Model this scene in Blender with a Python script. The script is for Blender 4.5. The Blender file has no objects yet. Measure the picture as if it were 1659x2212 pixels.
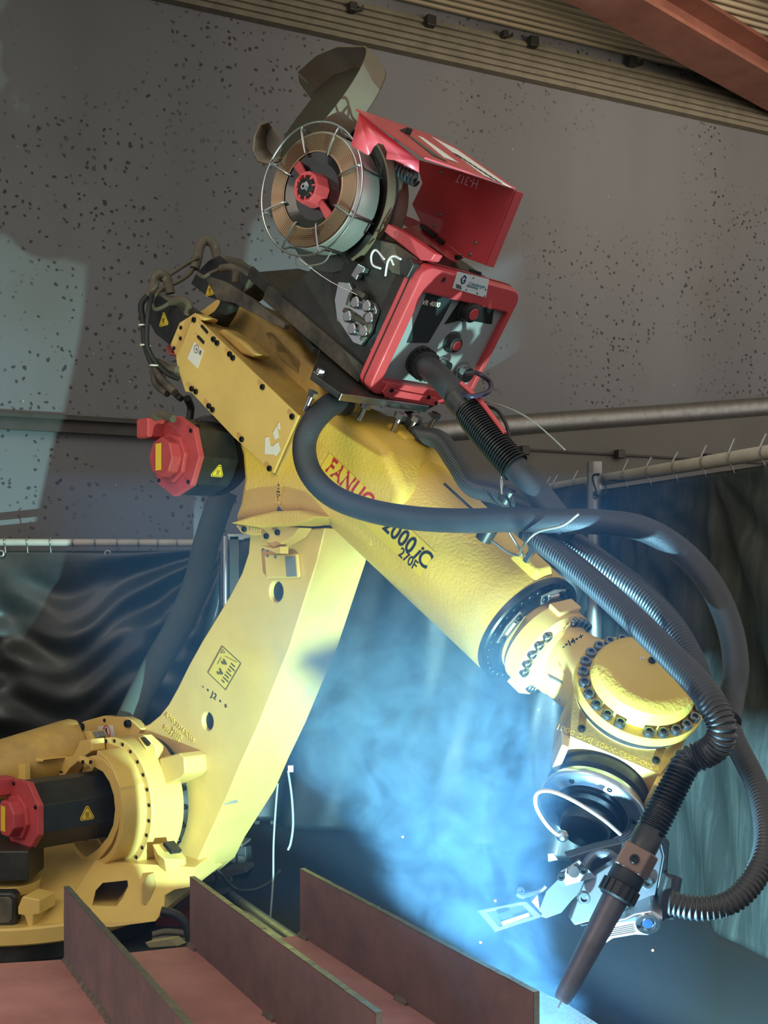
import bpy, bmesh, math, random
from mathutils import Vector, Matrix
random.seed(7)
V = Vector
scene = bpy.context.scene
COL = scene.collection
# ------------------------------------------------------------------ camera, light, exposure
FPX, CX, HY, EYE = 2600.0, 829.5, 1245.0, 1.12      # focal length and horizon in pixels of the 1659x2212 frame
CAM = V((0, 0, EYE))
cam_d = bpy.data.cameras.new('camera'); cam = bpy.data.objects.new('camera', cam_d); COL.objects.link(cam)
cam.location = CAM; cam.rotation_euler = (math.pi/2, 0, 0)
cam_d.sensor_fit = 'VERTICAL'; cam_d.sensor_height = 24.0; cam_d.lens = 24.0*FPX/2212
cam_d.shift_y = (HY-1106)/2212; cam_d.clip_start = 0.02; cam_d.clip_end = 60
scene.camera = cam
world = bpy.data.worlds.new('hall_air'); scene.world = world; world.use_nodes = True
bg = world.node_tree.nodes['Background']; bg.inputs[0].default_value = (0.95, 0.92, 0.88, 1); bg.inputs[1].default_value = 0.76
ARC = V((0.291, 2.080, 0.362))
def lamp(name, kind, loc, energy, color, size=1.0, aim=None, size_y=None):
    d = bpy.data.lights.new(name, kind); o = bpy.data.objects.new(name, d); COL.objects.link(o)
    o.location = loc; d.energy = energy; d.color = color
    if kind == 'AREA':
        d.size = size
        if size_y: d.shape = 'RECTANGLE'; d.size_y = size_y
    else: d.shadow_soft_size = size
    if aim is not None: o.rotation_euler = (V(aim)-V(loc)).to_track_quat('-Z', 'Y').to_euler()
    return o
arc = lamp('arc_light', 'POINT', ARC, 1400.0, (0.36, 0.78, 1.0), 0.012)
arc.data.use_nodes = True
_f = arc.data.node_tree.nodes.new('ShaderNodeLightFalloff'); _f.inputs['Strength'].default_value = 1.0; _f.inputs['Smooth'].default_value = 2.0
arc.data.node_tree.links.new(_f.outputs['Quadratic'], arc.data.node_tree.nodes['Emission'].inputs['Strength'])
lamp('hall_lamp', 'AREA', (-2.6, -0.5, 3.9), 50.0, (1.0, 0.84, 0.66), 2.5, (-0.2, 3.6, 0.9))
roof = lamp('roof_window', 'AREA', (2.6, 3.6, 3.3), 32.0, (1.0, 0.86, 0.68), 1.6, (2.0, 6.6, 4.5)); roof.data.spread = math.radians(95)
vs = scene.view_settings
vs.view_transform = 'Standard'; vs.look = 'None'; vs.gamma = 1.0; vs.exposure = 0.2; vs.use_curve_mapping = False
cy = scene.cycles
cy.max_bounces = 5; cy.diffuse_bounces = 2; cy.glossy_bounces = 3; cy.transmission_bounces = 4
cy.volume_bounces = 0; cy.transparent_max_bounces = 8; cy.sample_clamp_indirect = 4.0
cy.caustics_reflective = False; cy.caustics_refractive = False; cy.use_denoising = True
# ------------------------------------------------------------------ frames
def ray(px, py): return V(((px-CX)/FPX, 1.0, -(py-HY)/FPX))
def at(px, py, d): return CAM + ray(px, py)*d
def on(px, py, P, n):
    r = ray(px, py); return CAM + r*((P-CAM).dot(n)/r.dot(n))
Z = V((0, 0, 1)); Q = math.sqrt(0.5)
U = V((Q, -Q, 0)); A = V((Q, Q, 0)); P0 = V((-0.456, 3.6, 0))
def S(px, py, t): return on(px, py, P0 + A*t, A)
E1 = V((0.5757, -0.5757, -0.5807)).normalized(); B = V((0.4106, -0.4106, 0.814)).normalized()
def L(e, t, b): return E1*e + A*(t + P0.dot(A)) + B*b        # frame of the tilted forearm
# ------------------------------------------------------------------ materials
def lin(c):
    return tuple((x/255/12.92 if x/255 <= .04045 else ((x/255+.055)/1.055)**2.4) for x in c)
MATS = {}
def mat(name, rgb, rough=0.5, metal=0.0, bump=0.0, bscale=200.0, vary=0.0, vscale=6.0, rgb2=None, coat=0.0, spec=0.5, emit=None, estr=0):
    m = bpy.data.materials.new(name); m.use_nodes = True; nt = m.node_tree; N = nt.nodes; K = nt.links
    b = N['Principled BSDF']; c = (*lin(rgb), 1)
    b.inputs['Base Color'].default_value = c; b.inputs['Roughness'].default_value = rough; b.inputs['Metallic'].default_value = metal
    b.inputs['Coat Weight'].default_value = coat; b.inputs['Specular IOR Level'].default_value = spec
    tc = N.new('ShaderNodeTexCoord')
    if vary > 0 or rgb2:
        n = N.new('ShaderNodeTexNoise'); n.inputs['Scale'].default_value = vscale; n.inputs['Detail'].default_value = 6; n.inputs['Roughness'].default_value = .65
        K.new(tc.outputs['Object'], n.inputs['Vector'])
        r = N.new('ShaderNodeValToRGB'); K.new(n.outputs['Fac'], r.inputs['Fac'])
        r.color_ramp.elements[0].position = 0.36; r.color_ramp.elements[1].position = 0.66
        if rgb2: c2 = (*lin(rgb2), 1)
        else: c2 = tuple(min(1, x*(1-vary)) for x in c[:3]) + (1,)
        r.color_ramp.elements[0].color = c; r.color_ramp.elements[1].color = c2
        K.new(r.outputs['Color'], b.inputs['Base Color'])
        rr = N.new('ShaderNodeMapRange'); K.new(n.outputs['Fac'], rr.inputs['Value'])
        rr.inputs['To Min'].default_value = max(0.03, rough-.12); rr.inputs['To Max'].default_value = min(1, rough+.12)
        K.new(rr.outputs['Result'], b.inputs['Roughness'])
    if bump > 0:
        n2 = N.new('ShaderNodeTexNoise'); n2.inputs['Scale'].default_value = bscale; n2.inputs['Detail'].default_value = 2
        K.new(tc.outputs['Object'], n2.inputs['Vector'])
        bp = N.new('ShaderNodeBump'); bp.inputs['Strength'].default_value = bump; bp.inputs['Distance'].default_value = 0.004
        K.new(n2.outputs['Fac'], bp.inputs['Height']); K.new(bp.outputs['Normal'], b.inputs['Normal'])
    if emit:
        b.inputs['Emission Color'].default_value = (*lin(emit), 1); b.inputs['Emission Strength'].default_value = estr
    MATS[name] = m
    return m
M_yel = mat('yellow_paint', (226, 188, 106), .42, bump=.04, bscale=160, vary=.14, vscale=5, coat=.15)
M_yelc = mat('yellow_cast_paint', (230, 192, 80), .45, bump=.42, bscale=120, vary=.12, vscale=4, coat=.1)
M_yeld = mat('dusty_yellow_paint', (206, 166, 82), .62, bump=.1, bscale=160, rgb2=(150, 126, 84), vscale=4)
M_red = mat('red_sheet_paint', (200, 72, 78), .42, bump=.04, bscale=200, vary=.15, vscale=5, coat=.2)
M_redm = mat('red_motor_paint', (190, 72, 76), .5, vary=.2, vscale=9)
M_blk = mat('black_paint', (26, 26, 27), .4, bump=.05, vary=.3, vscale=10, rgb2=(52, 50, 46))
M_mot = mat('black_motor_paint', (24, 26, 30), .42, rgb2=(46, 46, 44), vscale=7)
M_dust = mat('dusty_black_metal', (36, 36, 34), .6, rgb2=(104, 96, 82), vscale=8)
M_rub = mat('black_rubber', (28, 28, 29), .55, bump=.08, bscale=300)
M_hose = mat('black_corrugated_plastic', (52, 54, 58), .42, coat=.05)
M_stl = mat('bare_steel', (176, 178, 180), .28, 1.0, vary=.2, vscale=12)
M_stld = mat('dark_steel', (78, 78, 80), .38, 1.0, vary=.3, vscale=14)
M_gal = mat('galvanised_steel', (168, 166, 160), .45, .9, vary=.25, vscale=20)
M_pipe = mat('cream_painted_pipe', (190, 180, 165), .5, vary=.2, vscale=8)
M_alu = mat('brushed_aluminium', (190, 196, 202), .3, 1.0, bump=.03, bscale=400)
M_bolt = mat('black_bolt_steel', (40, 42, 44), .35, .7)
M_white = mat('white_label', (226, 222, 212), .5)
M_ink = mat('black_ink', (20, 20, 20), .6)
M_redink = mat('red_ink', (190, 40, 40), .6)
M_lab = mat('yellow_label', (232, 196, 60), .4)
M_wht = mat('white_cable_sheath', (228, 230, 232), .4)
M_hole = mat('dark_bore', (10, 11, 11), .8)
M_grey = mat('grey_plastic', (120, 124, 126), .5)
M_brown = mat('brown_plastic', (112, 98, 80), .42, vary=.25, vscale=6)
M_panel = mat('grey_control_panel', (150, 156, 160), .35, .1)
M_primer = mat('red_primer_steel', (184, 128, 120), .7, bump=.05, bscale=220, rgb2=(158, 106, 98), vscale=5)
M_primed = mat('red_brown_primer_plate', (124, 98, 98), .7, bump=.06, bscale=90, rgb2=(102, 86, 90), vscale=9)
M_cut = mat('cut_steel_edge', (150, 146, 132), .4, .8, bump=.4, bscale=60, vary=.3, vscale=30)
M_beam = mat('oxide_red_beam_paint', (142, 90, 74), .6, vary=.3, vscale=5)
# ------------------------------------------------------------------ mesh helpers
OFF = {}
def catmull(pts, step):
    pts = [V(p) for p in pts]; P = [pts[0]*2-pts[1]] + pts + [pts[-1]*2-pts[-2]]
    dense = []
    for i in range(1, len(P)-2):
        p0, p1, p2, p3 = P[i-1:i+3]
        for k in range(24):
            u = k/24
            dense.append(.5*((2*p1)+(p2-p0)*u+(2*p0-5*p1+4*p2-p3)*u*u+(3*p1-p0-3*p2+p3)*u**3))
    dense.append(pts[-1])
    out = [dense[0]]; acc = 0.0
    for a, b in zip(dense, dense[1:]):
        seg = (b-a).length
        while acc+seg >= step and seg > 1e-9:
            f = (step-acc)/seg; a = a.lerp(b, f); out.append(a); seg = (b-a).length; acc = 0.0
        acc += seg
    if (out[-1]-dense[-1]).length > step*.3: out.append(dense[-1])
    return out
def tube(bm, pts, r, n=12, step=None, pitch=0, amp=0, caps=True, flat=1.0, side=None, smooth=True):
    step = step or (pitch/5 if pitch else max(r*.5, .006))
    C = catmull(pts, step) if smooth else [V(p) for p in pts]
    rad = r if callable(r) else (lambda f: r)
    T = [(C[min(i+1, len(C)-1)]-C[max(i-1, 0)]).normalized() for i in range(len(C))]
    nrm = (side or (Z if abs(T[0].z) < .9 else V((1, 0, 0)))); nrm = (nrm-T[0]*nrm.dot(T[0])).normalized()
    rings = []; s = 0
    for i, (c, t) in enumerate(zip(C, T)):
        nrm = (nrm-t*nrm.dot(t)).normalized(); bn = t.cross(nrm)
        if i: s += (C[i]-C[i-1]).length
        rr = rad(i/max(1, len(C)-1))*(1+(amp*math.sin(2*math.pi*s/pitch) if pitch else 0))
        rings.append([bm.verts.new(c+nrm*math.cos(2*math.pi*k/n)*rr+bn*math.sin(2*math.pi*k/n)*rr*flat) for k in range(n)])
    for a, b in zip(rings, rings[1:]):
        for k in range(n): bm.faces.new((a[k], a[(k+1) % n], b[(k+1) % n], b[k]))
    if caps: bm.faces.new(rings[0][::-1]); bm.faces.new(rings[-1])
    return bm
def frame_of(ax):
    ax = V(ax).normalized(); s = (V((0, 0, 1)) if abs(ax.z) < .95 else V((1, 0, 0))); x = s.cross(ax).normalized()
    return x, ax.cross(x), ax
def lathe(bm, o, ax, prof, n=48, a0=0, a1=None, xdir=None):
    x, y, ax = frame_of(ax)
    if xdir is not None: x = (V(xdir)-ax*V(xdir).dot(ax)).normalized(); y = ax.cross(x)
    full = a1 is None; a1 = a0+2*math.pi if full else a1; m = n if full else n+1
    rings = []
    for h, r in prof:
        if r < 1e-6: rings.append([bm.verts.new(o+ax*h)])
        else: rings.append([bm.verts.new(o+ax*h+(x*math.cos(a0+(a1-a0)*k/n)+y*math.sin(a0+(a1-a0)*k/n))*r) for k in range(m)])
    for a, b in zip(rings, rings[1:]):
        for k in range(n):
            k2 = (k+1) % m
            if len(a) == 1 and len(b) == 1: continue
            if len(a) == 1: bm.faces.new((a[0], b[k2], b[k]))
            elif len(b) == 1: bm.faces.new((a[k], a[k2], b[0]))
            else: bm.faces.new((a[k], a[k2], b[k2], b[k]))
    return bm
def cyl(bm, p0, p1, r, r1=None, n=24, xdir=None):
    p0, p1 = V(p0), V(p1); h = (p1-p0).length; r1 = r if r1 is None else r1
    return lathe(bm, p0, p1-p0, [(0, 0), (0, r), (h, r1), (h, 0)], n, xdir=xdir)
def ringprof(h0, h1, r0, r1): return [(h0, r0), (h0, r1), (h1, r1), (h1, r0), (h0, r0)]
def prism(bm, pts, vec):
    vec = V(vec); a = [bm.verts.new(V(p)) for p in pts]; b = [bm.verts.new(V(p)+vec) for p in pts]; n = len(a)
    bm.faces.new(a); bm.faces.new(b[::-1])
    for k in range(n): bm.faces.new((a[k], b[k], b[(k+1) % n], a[(k+1) % n]))
    return bm
def box(bm, c, x, y, z):
    c, x, y, z = V(c), V(x), V(y), V(z)
    return prism(bm, [c-x-y-z, c+x-y-z, c+x+y-z, c-x+y-z], z*2)
def loft(bm, la, lb):
    a = [bm.verts.new(V(p)) for p in la]; b = [bm.verts.new(V(p)) for p in lb]; n = len(a)
    bm.faces.new(a); bm.faces.new(b[::-1])
    for k in range(n): bm.faces.new((a[k], b[k], b[(k+1) % n], a[(k+1) % n]))
    return bm
def ball(bm, c, r, n=12):
    bmesh.ops.create_uvsphere(bm, u_segments=n, v_segments=max(6, n//2), radius=r, matrix=Matrix.Translation(V(c))); return bm
def torus(bm, c, ax, R, r, n=32, m=8, a0=0, a1=None):
    x, y, ax = frame_of(ax)
    if a1 is None:
        rings = []
        for i in range(n):
            a = 2*math.pi*i/n; d = x*math.cos(a)+y*math.sin(a)
            rings.append([bm.verts.new(c+d*(R+r*math.cos(2*math.pi*k/m))+ax*r*math.sin(2*math.pi*k/m)) for k in range(m)])
        for i in range(n):
            for k in range(m): bm.faces.new((rings[i][k], rings[(i+1) % n][k], rings[(i+1) % n][(k+1) % m], rings[i][(k+1) % m]))
    return bm
def BM(): return bmesh.new()
def finish(name, bm, m, ang=38):
    bmesh.ops.recalc_face_normals(bm, faces=bm.faces[:])
    me = bpy.data.meshes.new(name); bm.to_mesh(me); bm.free()
    me.materials.append(m)
    for p in me.polygons: p.use_smooth = True
    me.set_sharp_from_angle(angle=math.radians(ang))
    return me
def mk(name, bm, m, parent=None, bevel=0.0, seg=2, cut=None, ang=38, sub=0):
    """one mesh object; vertices are given in world space"""
    if parent is not None: off = OFF[parent.name]
    else:
        lo = V((min(v.co[i] for v in bm.verts) for i in range(3))); hi = V((max(v.co[i] for v in bm.verts) for i in range(3)))
        off = V(((lo.x+hi.x)/2, (lo.y+hi.y)/2, lo.z))
    for v in bm.verts: v.co -= off
    me = finish(name, bm, m, ang)
    if cut is not None:
        tmp = bpy.data.objects.new('tmp', me); COL.objects.link(tmp)
        for v in cut.verts: v.co -= off
        cme = finish('tmpcut', cut, m); cob = bpy.data.objects.new('tmpcut', cme); COL.objects.link(cob)
        md = tmp.modifiers.new('b', 'BOOLEAN'); md.operation = 'DIFFERENCE'; md.object = cob; md.solver = 'EXACT'
        dg = bpy.context.evaluated_depsgraph_get(); dg.update()
        me2 = bpy.data.meshes.new_from_object(tmp.evaluated_get(dg))
        bpy.data.objects.remove(tmp); bpy.data.objects.remove(cob); me2.name = name
        me2.materials.clear(); me2.materials.append(m)
        for p in me2.polygons: p.use_smooth = True; p.material_index = 0
        me2.set_sharp_from_angle(angle=math.radians(ang)); me = me2
    o = bpy.data.objects.new(name, me); COL.objects.link(o)
    if parent is not None: o.parent = parent
    else: o.location = off
    OFF[o.name] = off
    if bevel:
        md = o.modifiers.new('bevel', 'BEVEL'); md.width = bevel; md.segments = seg; md.limit_method = 'ANGLE'; md.angle_limit = math.radians(35); md.harden_normals = True
    if sub:
        md = o.modifiers.new('sub', 'SUBSURF'); md.levels = sub; md.render_levels = sub
    return o
def thing(name, loc, label, cat, group=None):
    o = bpy.data.objects.new(name, None); COL.objects.link(o); o.location = loc; o.empty_display_size = .1
    OFF[o.name] = V(loc); return tag(o, label, cat, group)
def tag(o, label, cat, group=None):
    o['label'] = label; o['category'] = cat
    if group: o['group'] = group
    return o
def struct(o, label=None):
    o['kind'] = 'structure'
    if label: o['label'] = label; o['category'] = 'structure'
    return o
def basis(o, x, y, z):
    m = Matrix((V(x), V(y), V(z))).transposed().to_4x4(); m.translation = V(o); return m
def put(name, me, loc, ax, parent, xdir=None):
    """another copy of a small shared mesh (its own +Z turned to ax)"""
    x, y, z = frame_of(ax)
    if xdir is not None: x = (V(xdir)-z*V(xdir).dot(z)).normalized(); y = z.cross(x)
    o = bpy.data.objects.new(name, me); COL.objects.link(o); o.parent = parent
    o.matrix_local = basis(V(loc)-OFF[parent.name], x, y, z); OFF[o.name] = OFF[parent.name]
    return o
def socket_bolt(name, r, h, m=M_bolt):
    bm = BM(); lathe(bm, V((0, 0, -.002)), Z, [(0, 0), (0, r), (h*.85, r), (h, r*.88), (h, r*.55), (h*.55, r*.5), (h*.55, 0)], 14)
    return finish(name, bm, m, 30)
def hex_bolt(name, r, h, m=M_stl):
    bm = BM(); lathe(bm, V((0, 0, 0)), Z, [(-.001, 0), (-.001, r*1.5), (h*.22, r*1.5), (h*.22, r), (h*.95, r), (h, r*.8), (h, 0)], 6)
    return finish(name, bm, m, 30)
def text_bm(s, size, shear=0.0, spacing=1.0, bold=0.0, align='LEFT'):
    cu = bpy.data.curves.new('t', 'FONT'); cu.body = s; cu.size = size; cu.shear = shear; cu.space_character = spacing; cu.offset = bold; cu.align_x = align
    cu.resolution_u = 4
    ob = bpy.data.objects.new('t', cu); COL.objects.link(ob)
    dg = bpy.context.evaluated_depsgraph_get(); dg.update()
    me = bpy.data.meshes.new_from_object(ob.evaluated_get(dg)); bm = BM(); bm.from_mesh(me)
    bpy.data.objects.remove(ob); bpy.data.curves.remove(cu); bpy.data.meshes.remove(me)
    return bm
def text(name, s, o, x, y, size, m, parent, thick=.0006, fmap=None, **kw):
    bm = text_bm(s, size, **kw)
    x = V(x).normalized(); y = V(y); y = (y-x*y.dot(x)).normalized(); n = x.cross(y)
    if fmap is None:
        for v in bm.verts: v.co = V(o)+x*v.co.x+y*v.co.y+n*thick
    else:
        bmesh.ops.triangulate(bm, faces=bm.faces[:])
        for v in bm.verts: v.co = fmap(v.co.x, v.co.y)
    if fmap is None:
        ex = bmesh.ops.extrude_face_region(bm, geom=bm.faces[:])
        for g in ex['geom']:
            if isinstance(g, bmesh.types.BMVert): g.co -= n*thick
    return mk(name, bm, m, parent)
def decal(name, pts, n, m, parent, thick=.0012):
    bm = BM(); n = V(n).normalized(); prism(bm, [V(p) for p in pts], n*thick); return mk(name, bm, m, parent)
def line(bm, a, b, w, n, th=.0008):
    a, b, n = V(a), V(b), V(n).normalized(); d = (b-a).normalized(); s = d.cross(n)*w/2
    prism(bm, [a-s, b-s, b+s, a+s], n*th); return bm
ORD = ['first', 'second', 'third', 'fourth', 'fifth', 'sixth', 'seventh', 'eighth', 'ninth', 'tenth', 'eleventh', 'twelfth']
# ------------------------------------------------------------------ the hall
DW = V((0.893, 0.449, 0)).normalized(); NW = V((DW.y, -DW.x, 0)); PW = V((0, 6.5, 0))
def W(k, z, off=0.0): return PW + DW*k + NW*off + Z*z
FLOOR = 0.03
def wall_material():
    m = mat('spotted_grey_steel_sheet', (104, 101, 99), .66); nt = m.node_tree; N = nt.nodes; K = nt.links; b = N['Principled BSDF']
    tc = N.new('ShaderNodeTexCoord')
    def noise(sc, det, vec=None):
        n = N.new('ShaderNodeTexNoise'); n.inputs['Scale'].default_value = sc; n.inputs['Detail'].default_value = det
        K.new(vec or tc.outputs['Object'], n.inputs['Vector']); return n.outputs['Fac']
    def ramp(fac, p0, c0, p1, c1):
        r = N.new('ShaderNodeValToRGB'); K.new(fac, r.inputs['Fac']); e = r.color_ramp.elements
        e[0].position = p0; e[0].color = (*c0, 1); e[1].position = p1; e[1].color = (*c1, 1); return r.outputs['Color']
    def mix(fac, a, c):
        x = N.new('ShaderNodeMix'); x.data_type = 'RGBA'; K.new(fac, x.inputs['Factor']); K.new(a, x.inputs['A'])
        if isinstance(c, tuple): x.inputs['B'].default_value = (*c, 1)
        else: K.new(c, x.inputs['B'])
        return x.outputs['Result']
    mp = N.new('ShaderNodeMapping'); mp.inputs['Scale'].default_value = (1, 1, .22); K.new(tc.outputs['Object'], mp.inputs['Vector'])
    base = ramp(noise(1.1, 5, mp.outputs['Vector']), .3, lin((102, 101, 102)), .72, lin((118, 119, 121)))
    vor = N.new('ShaderNodeTexVoronoi'); vor.inputs['Scale'].default_value = 30; vor.inputs['Randomness'].default_value = 1
    nz = N.new('ShaderNodeTexNoise'); nz.inputs['Scale'].default_value = 16; K.new(tc.outputs['Object'], nz.inputs['Vector'])
    vm = N.new('ShaderNodeVectorMath'); vm.operation = 'MULTIPLY_ADD'; K.new(nz.outputs['Color'], vm.inputs[0]); vm.inputs[1].default_value = (.05, .05, .05); K.new(tc.outputs['Object'], vm.inputs[2])
    K.new(vm.outputs[0], vor.inputs['Vector'])
    spot = ramp(vor.outputs['Distance'], 0.2, (1, 1, 1), .32, (0, 0, 0))
    patch = ramp(noise(1.3, 3), .42, (0, 0, 0), .56, (1, 1, 1))
    cell = N.new('ShaderNodeSeparateColor'); K.new(vor.outputs['Color'], cell.inputs[0])
    keep = ramp(cell.outputs[0], .35, (0, 0, 0), .5, (1, 1, 1))
    def mul(a, c):
        x = N.new('ShaderNodeMath'); x.operation = 'MULTIPLY'; K.new(a, x.inputs[0]); K.new(c, x.inputs[1]); return x.outputs[0]
    col = mix(mul(mul(spot, patch), keep), base, lin((48, 45, 45)))
    v2 = N.new('ShaderNodeTexVoronoi'); v2.inputs['Scale'].default_value = 7; K.new(tc.outputs['Object'], v2.inputs['Vector'])
    col = mix(ramp(v2.outputs['Distance'], .022, (.6, .6, .6), .04, (0, 0, 0)), col, lin((190, 182, 168)))
    sm = ramp(noise(.9, 2), .62, (0, 0, 0), .75, (.5, .5, .5))
    col = mix(sm, col, lin((92, 84, 72)))
    K.new(col, b.inputs['Base Color']); return m
M_wall = wall_material()
M_wall2 = mat('lower_grey_sheet', (100, 96, 88), .65, vary=.15, vscale=1.5)
M_floor = mat('grey_concrete', (42, 42, 43), .8, bump=.15, bscale=60, vary=.25, vscale=3)
M_deck = mat('ribbed_steel_deck', (226, 208, 172), .5, .15, vary=.15, vscale=2)
M_trim = mat('dusty_cable_tray', (124, 116, 98), .6, vary=.3, vscale=10)
M_trimd = mat('dark_trim', (62, 56, 50), .6, vary=.3, vscale=6)
bm = BM(); prism(bm, [W(-7, 1.86, .05), W(6, 1.86, .05), W(6, 4.25, .05), W(-7, 4.25, .05)], -NW*.09)
prism(bm, [W(-7, FLOOR, 0), W(6, FLOOR, 0), W(6, 1.87, 0), W(-7, 1.87, 0)], -NW*.04)
struct(mk('wall_back', bm, M_wall))
bm = BM(); box(bm, V((0, 3.5, FLOOR-.05)), V((9, 0, 0)), V((0, 8, 0)), V((0, 0, .05))); struct(mk('floor', bm, M_floor))
# ribbed roof deck: ridges run along the back wall
bm = BM(); prof = []; y = -.05; pitch = .062
while y < 3.4:
    prof += [(y, 4.22), (y+.026, 4.22), (y+.034, 4.245), (y+.054, 4.245)]; y += pitch
la = [W(-7, z, o) for o, z in prof]; lb = [W(6, z, o) for o, z in prof]
va = [bm.verts.new(p) for p in la]; vb = [bm.verts.new(p) for p in lb]
for i in range(len(va)-1): bm.faces.new((va[i], vb[i], vb[i+1], va[i+1]))
ce = mk('ceiling', bm, M_deck, ang=20); struct(ce)
md = ce.modifiers.new('s', 'SOLIDIFY'); md.thickness = .01
# ridged tray along the head of the wall
bm = BM(); pr = [(.05, 3.93)]; z = 3.93
for i in range(6): pr += [(.105, z), (.105, z+.016), (.088, z+.020), (.088, z+.034)]; z += .036
pr += [(.05, z)]
loft(bm, [W(-7, z_, o) for o, z_ in pr], [W(6, z_, o) for o, z_ in pr]); struct(mk('trim_1', bm, M_trim, ang=20))
# angle ledge on the left, the shadow under it made as a dark strip
bm = BM(); loft(bm, [W(-7, z_, o) for o, z_ in [(.04, 1.885), (.10, 1.875), (.10, 1.855), (.06, 1.86), (.06, 1.80), (.04, 1.80)]],
     [W(.1, z_, o) for o, z_ in [(.04, 1.885), (.10, 1.875), (.10, 1.855), (.06, 1.86), (.06, 1.80), (.04, 1.80)]]); struct(mk('trim_2', bm, M_trimd, ang=20))
# rounded light ledge rising to the right
bm = BM(); tube(bm, [on(640, 959, W(0, 0, .06), NW), on(880, 941, W(0, 0, .06), NW), on(960, 932, W(0, 0, .06), NW), on(1200, 912, W(0, 0, .06), NW), on(1450, 894, W(0, 0, .06), NW), on(1760, 870, W(0, 0, .06), NW)], .06, 14, flat=.8)
struct(mk('trim_3', bm, M_gal))
# lower light sheet below that ledge
bm = BM(); pts = [on(640, 962, W(0, 0, .07), NW), on(1760, 872, W(0, 0, .07), NW), W(4.2, .8, .07), W(-.45, .8, .07)]; prism(bm, pts, -NW*.05); struct(mk('wall_lower_sheet', bm, M_wall2))
bm = BM(); line(bm, on(1100, 969, W(0, 0, .075), NW), on(1700, 1003, W(0, 0, .075), NW), .012, NW, .012); struct(mk('trim_4', bm, M_trimd))
# clips on the tray and on the seam of the sheet
def clip(px, py, off, s, label, group, wing):
    c = on(px, py, W(0, 0, off), NW); t = thing('clamp', c, label, 'clamp', group)
    bm = BM(); box(bm, c+NW*.02, DW*s, NW*.025, Z*s*1.05); mk('clamp_body', bm, M_blk, t, .006)
    if wing:
        bm = BM(); prism(bm, [c+NW*.02+DW*s*.9-Z*s, c+NW*.02+DW*s*2.6+Z*s, c+NW*.02+DW*s*2.6-Z*s*.4], NW*.02); mk('wing', bm, M_blk, t)
    return t
clip(757, 20, .10, .022, 'small black clamp on the ridged tray, nearest the left end of the roof deck', 'black clamps on the wall', True)
clip(925, 50, .10, .028, 'black clamp on the ridged tray above the red hood', 'black clamps on the wall', False)
clip(1085, 78, .10, .018, 'smallest black clamp on the ridged tray, with a torn grey wing', 'black clamps on the wall', True)
clip(1147, 94, .10, .028, 'square black clamp at the middle of the ridged tray', 'black clamps on the wall', False)
clip(1360, 136, .10, .028, 'winged black clamp on the ridged tray near the oxide red beam', 'black clamps on the wall', True)
clip(1549, 174, .10, .026, 'black clamp on the ridged tray at the foot of the oxide red beam', 'black clamps on the wall', False)
clip(1128, 974, .09, .025, 'black clamp on the lower wall seam behind the spring sleeve', 'black clamps on the wall', False)
clip(1334, 982, .09, .025, 'black clamp on the lower wall seam above the curtain post', 'black clamps on the wall', False)
clip(1523, 990, .09, .025, 'black clamp on the lower wall seam close above the sloping rail', 'black clamps on the wall', False)
# roof beam, an I section running out from the wall
p0, p1 = V((.62, 5.55, 4.00)), V((3.03, 7.892, 4.00)); d = (p1-p0).normalized(); s = d.cross(Z)
bm = BM(); hw, H_, tf = .14, .20, .022
sec = [(-hw, 0), (hw, 0), (hw, tf), (.012, tf), (.012, H_-tf), (hw, H_-tf), (hw, H_), (-hw, H_), (-hw, H_-tf), (-.012, H_-tf), (-.012, tf), (-hw, tf)]
loft(bm, [p0+s*a+Z*b_ for a, b_ in sec], [p1+s*a+Z*b_ for a, b_ in sec]); struct(mk('roof_beam', bm, M_beam, ang=20))
p0, p1 = p0+V((.75, -.1, .1)), p1+V((.75, -.1, .1)); bm = BM()
loft(bm, [p0+s*a*.6+Z*b_*.6 for a, b_ in sec], [p1+s*a*.6+Z*b_*.6 for a, b_ in sec]); struct(mk('roof_beam', bm, M_beam, ang=20))
# ------------------------------------------------------------------ welding curtains
M_curt = mat('dark_vinyl_curtain', (28, 31, 30), .45, bump=.15, bscale=40, rgb2=(44, 48, 46), vscale=3, coat=.08)
M_curt2 = mat('dusty_vinyl_curtain', (46, 50, 49), .5, bump=.12, bscale=40); _n = M_curt2.node_tree.nodes; _k = M_curt2.node_tree.links
_tc = _n.new('ShaderNodeTexCoord'); _mp = _n.new('ShaderNodeMapping'); _mp.inputs['Scale'].default_value = (9, 9, 1.1); _k.new(_tc.outputs['Object'], _mp.inputs['Vector'])
_nz = _n.new('ShaderNodeTexNoise'); _nz.inputs['Scale'].default_value = 1.6; _nz.inputs['Detail'].default_value = 7; _nz.inputs['Roughness'].default_value = .7; _nz.inputs['Distortion'].default_value = .6; _k.new(_mp.outputs['Vector'], _nz.inputs['Vector'])
_rp = _n.new('ShaderNodeValToRGB'); _k.new(_nz.outputs['Fac'], _rp.inputs['Fac']); _e = _rp.color_ramp.elements
_e[0].position = .46; _e[0].color = (*lin((46, 50, 49)), 1); _e[1].position = .86; _e[1].color = (*lin((88, 92, 88)), 1); _k.new(_rp.outputs['Color'], _n['Principled BSDF'].inputs['Base Color'])
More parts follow.
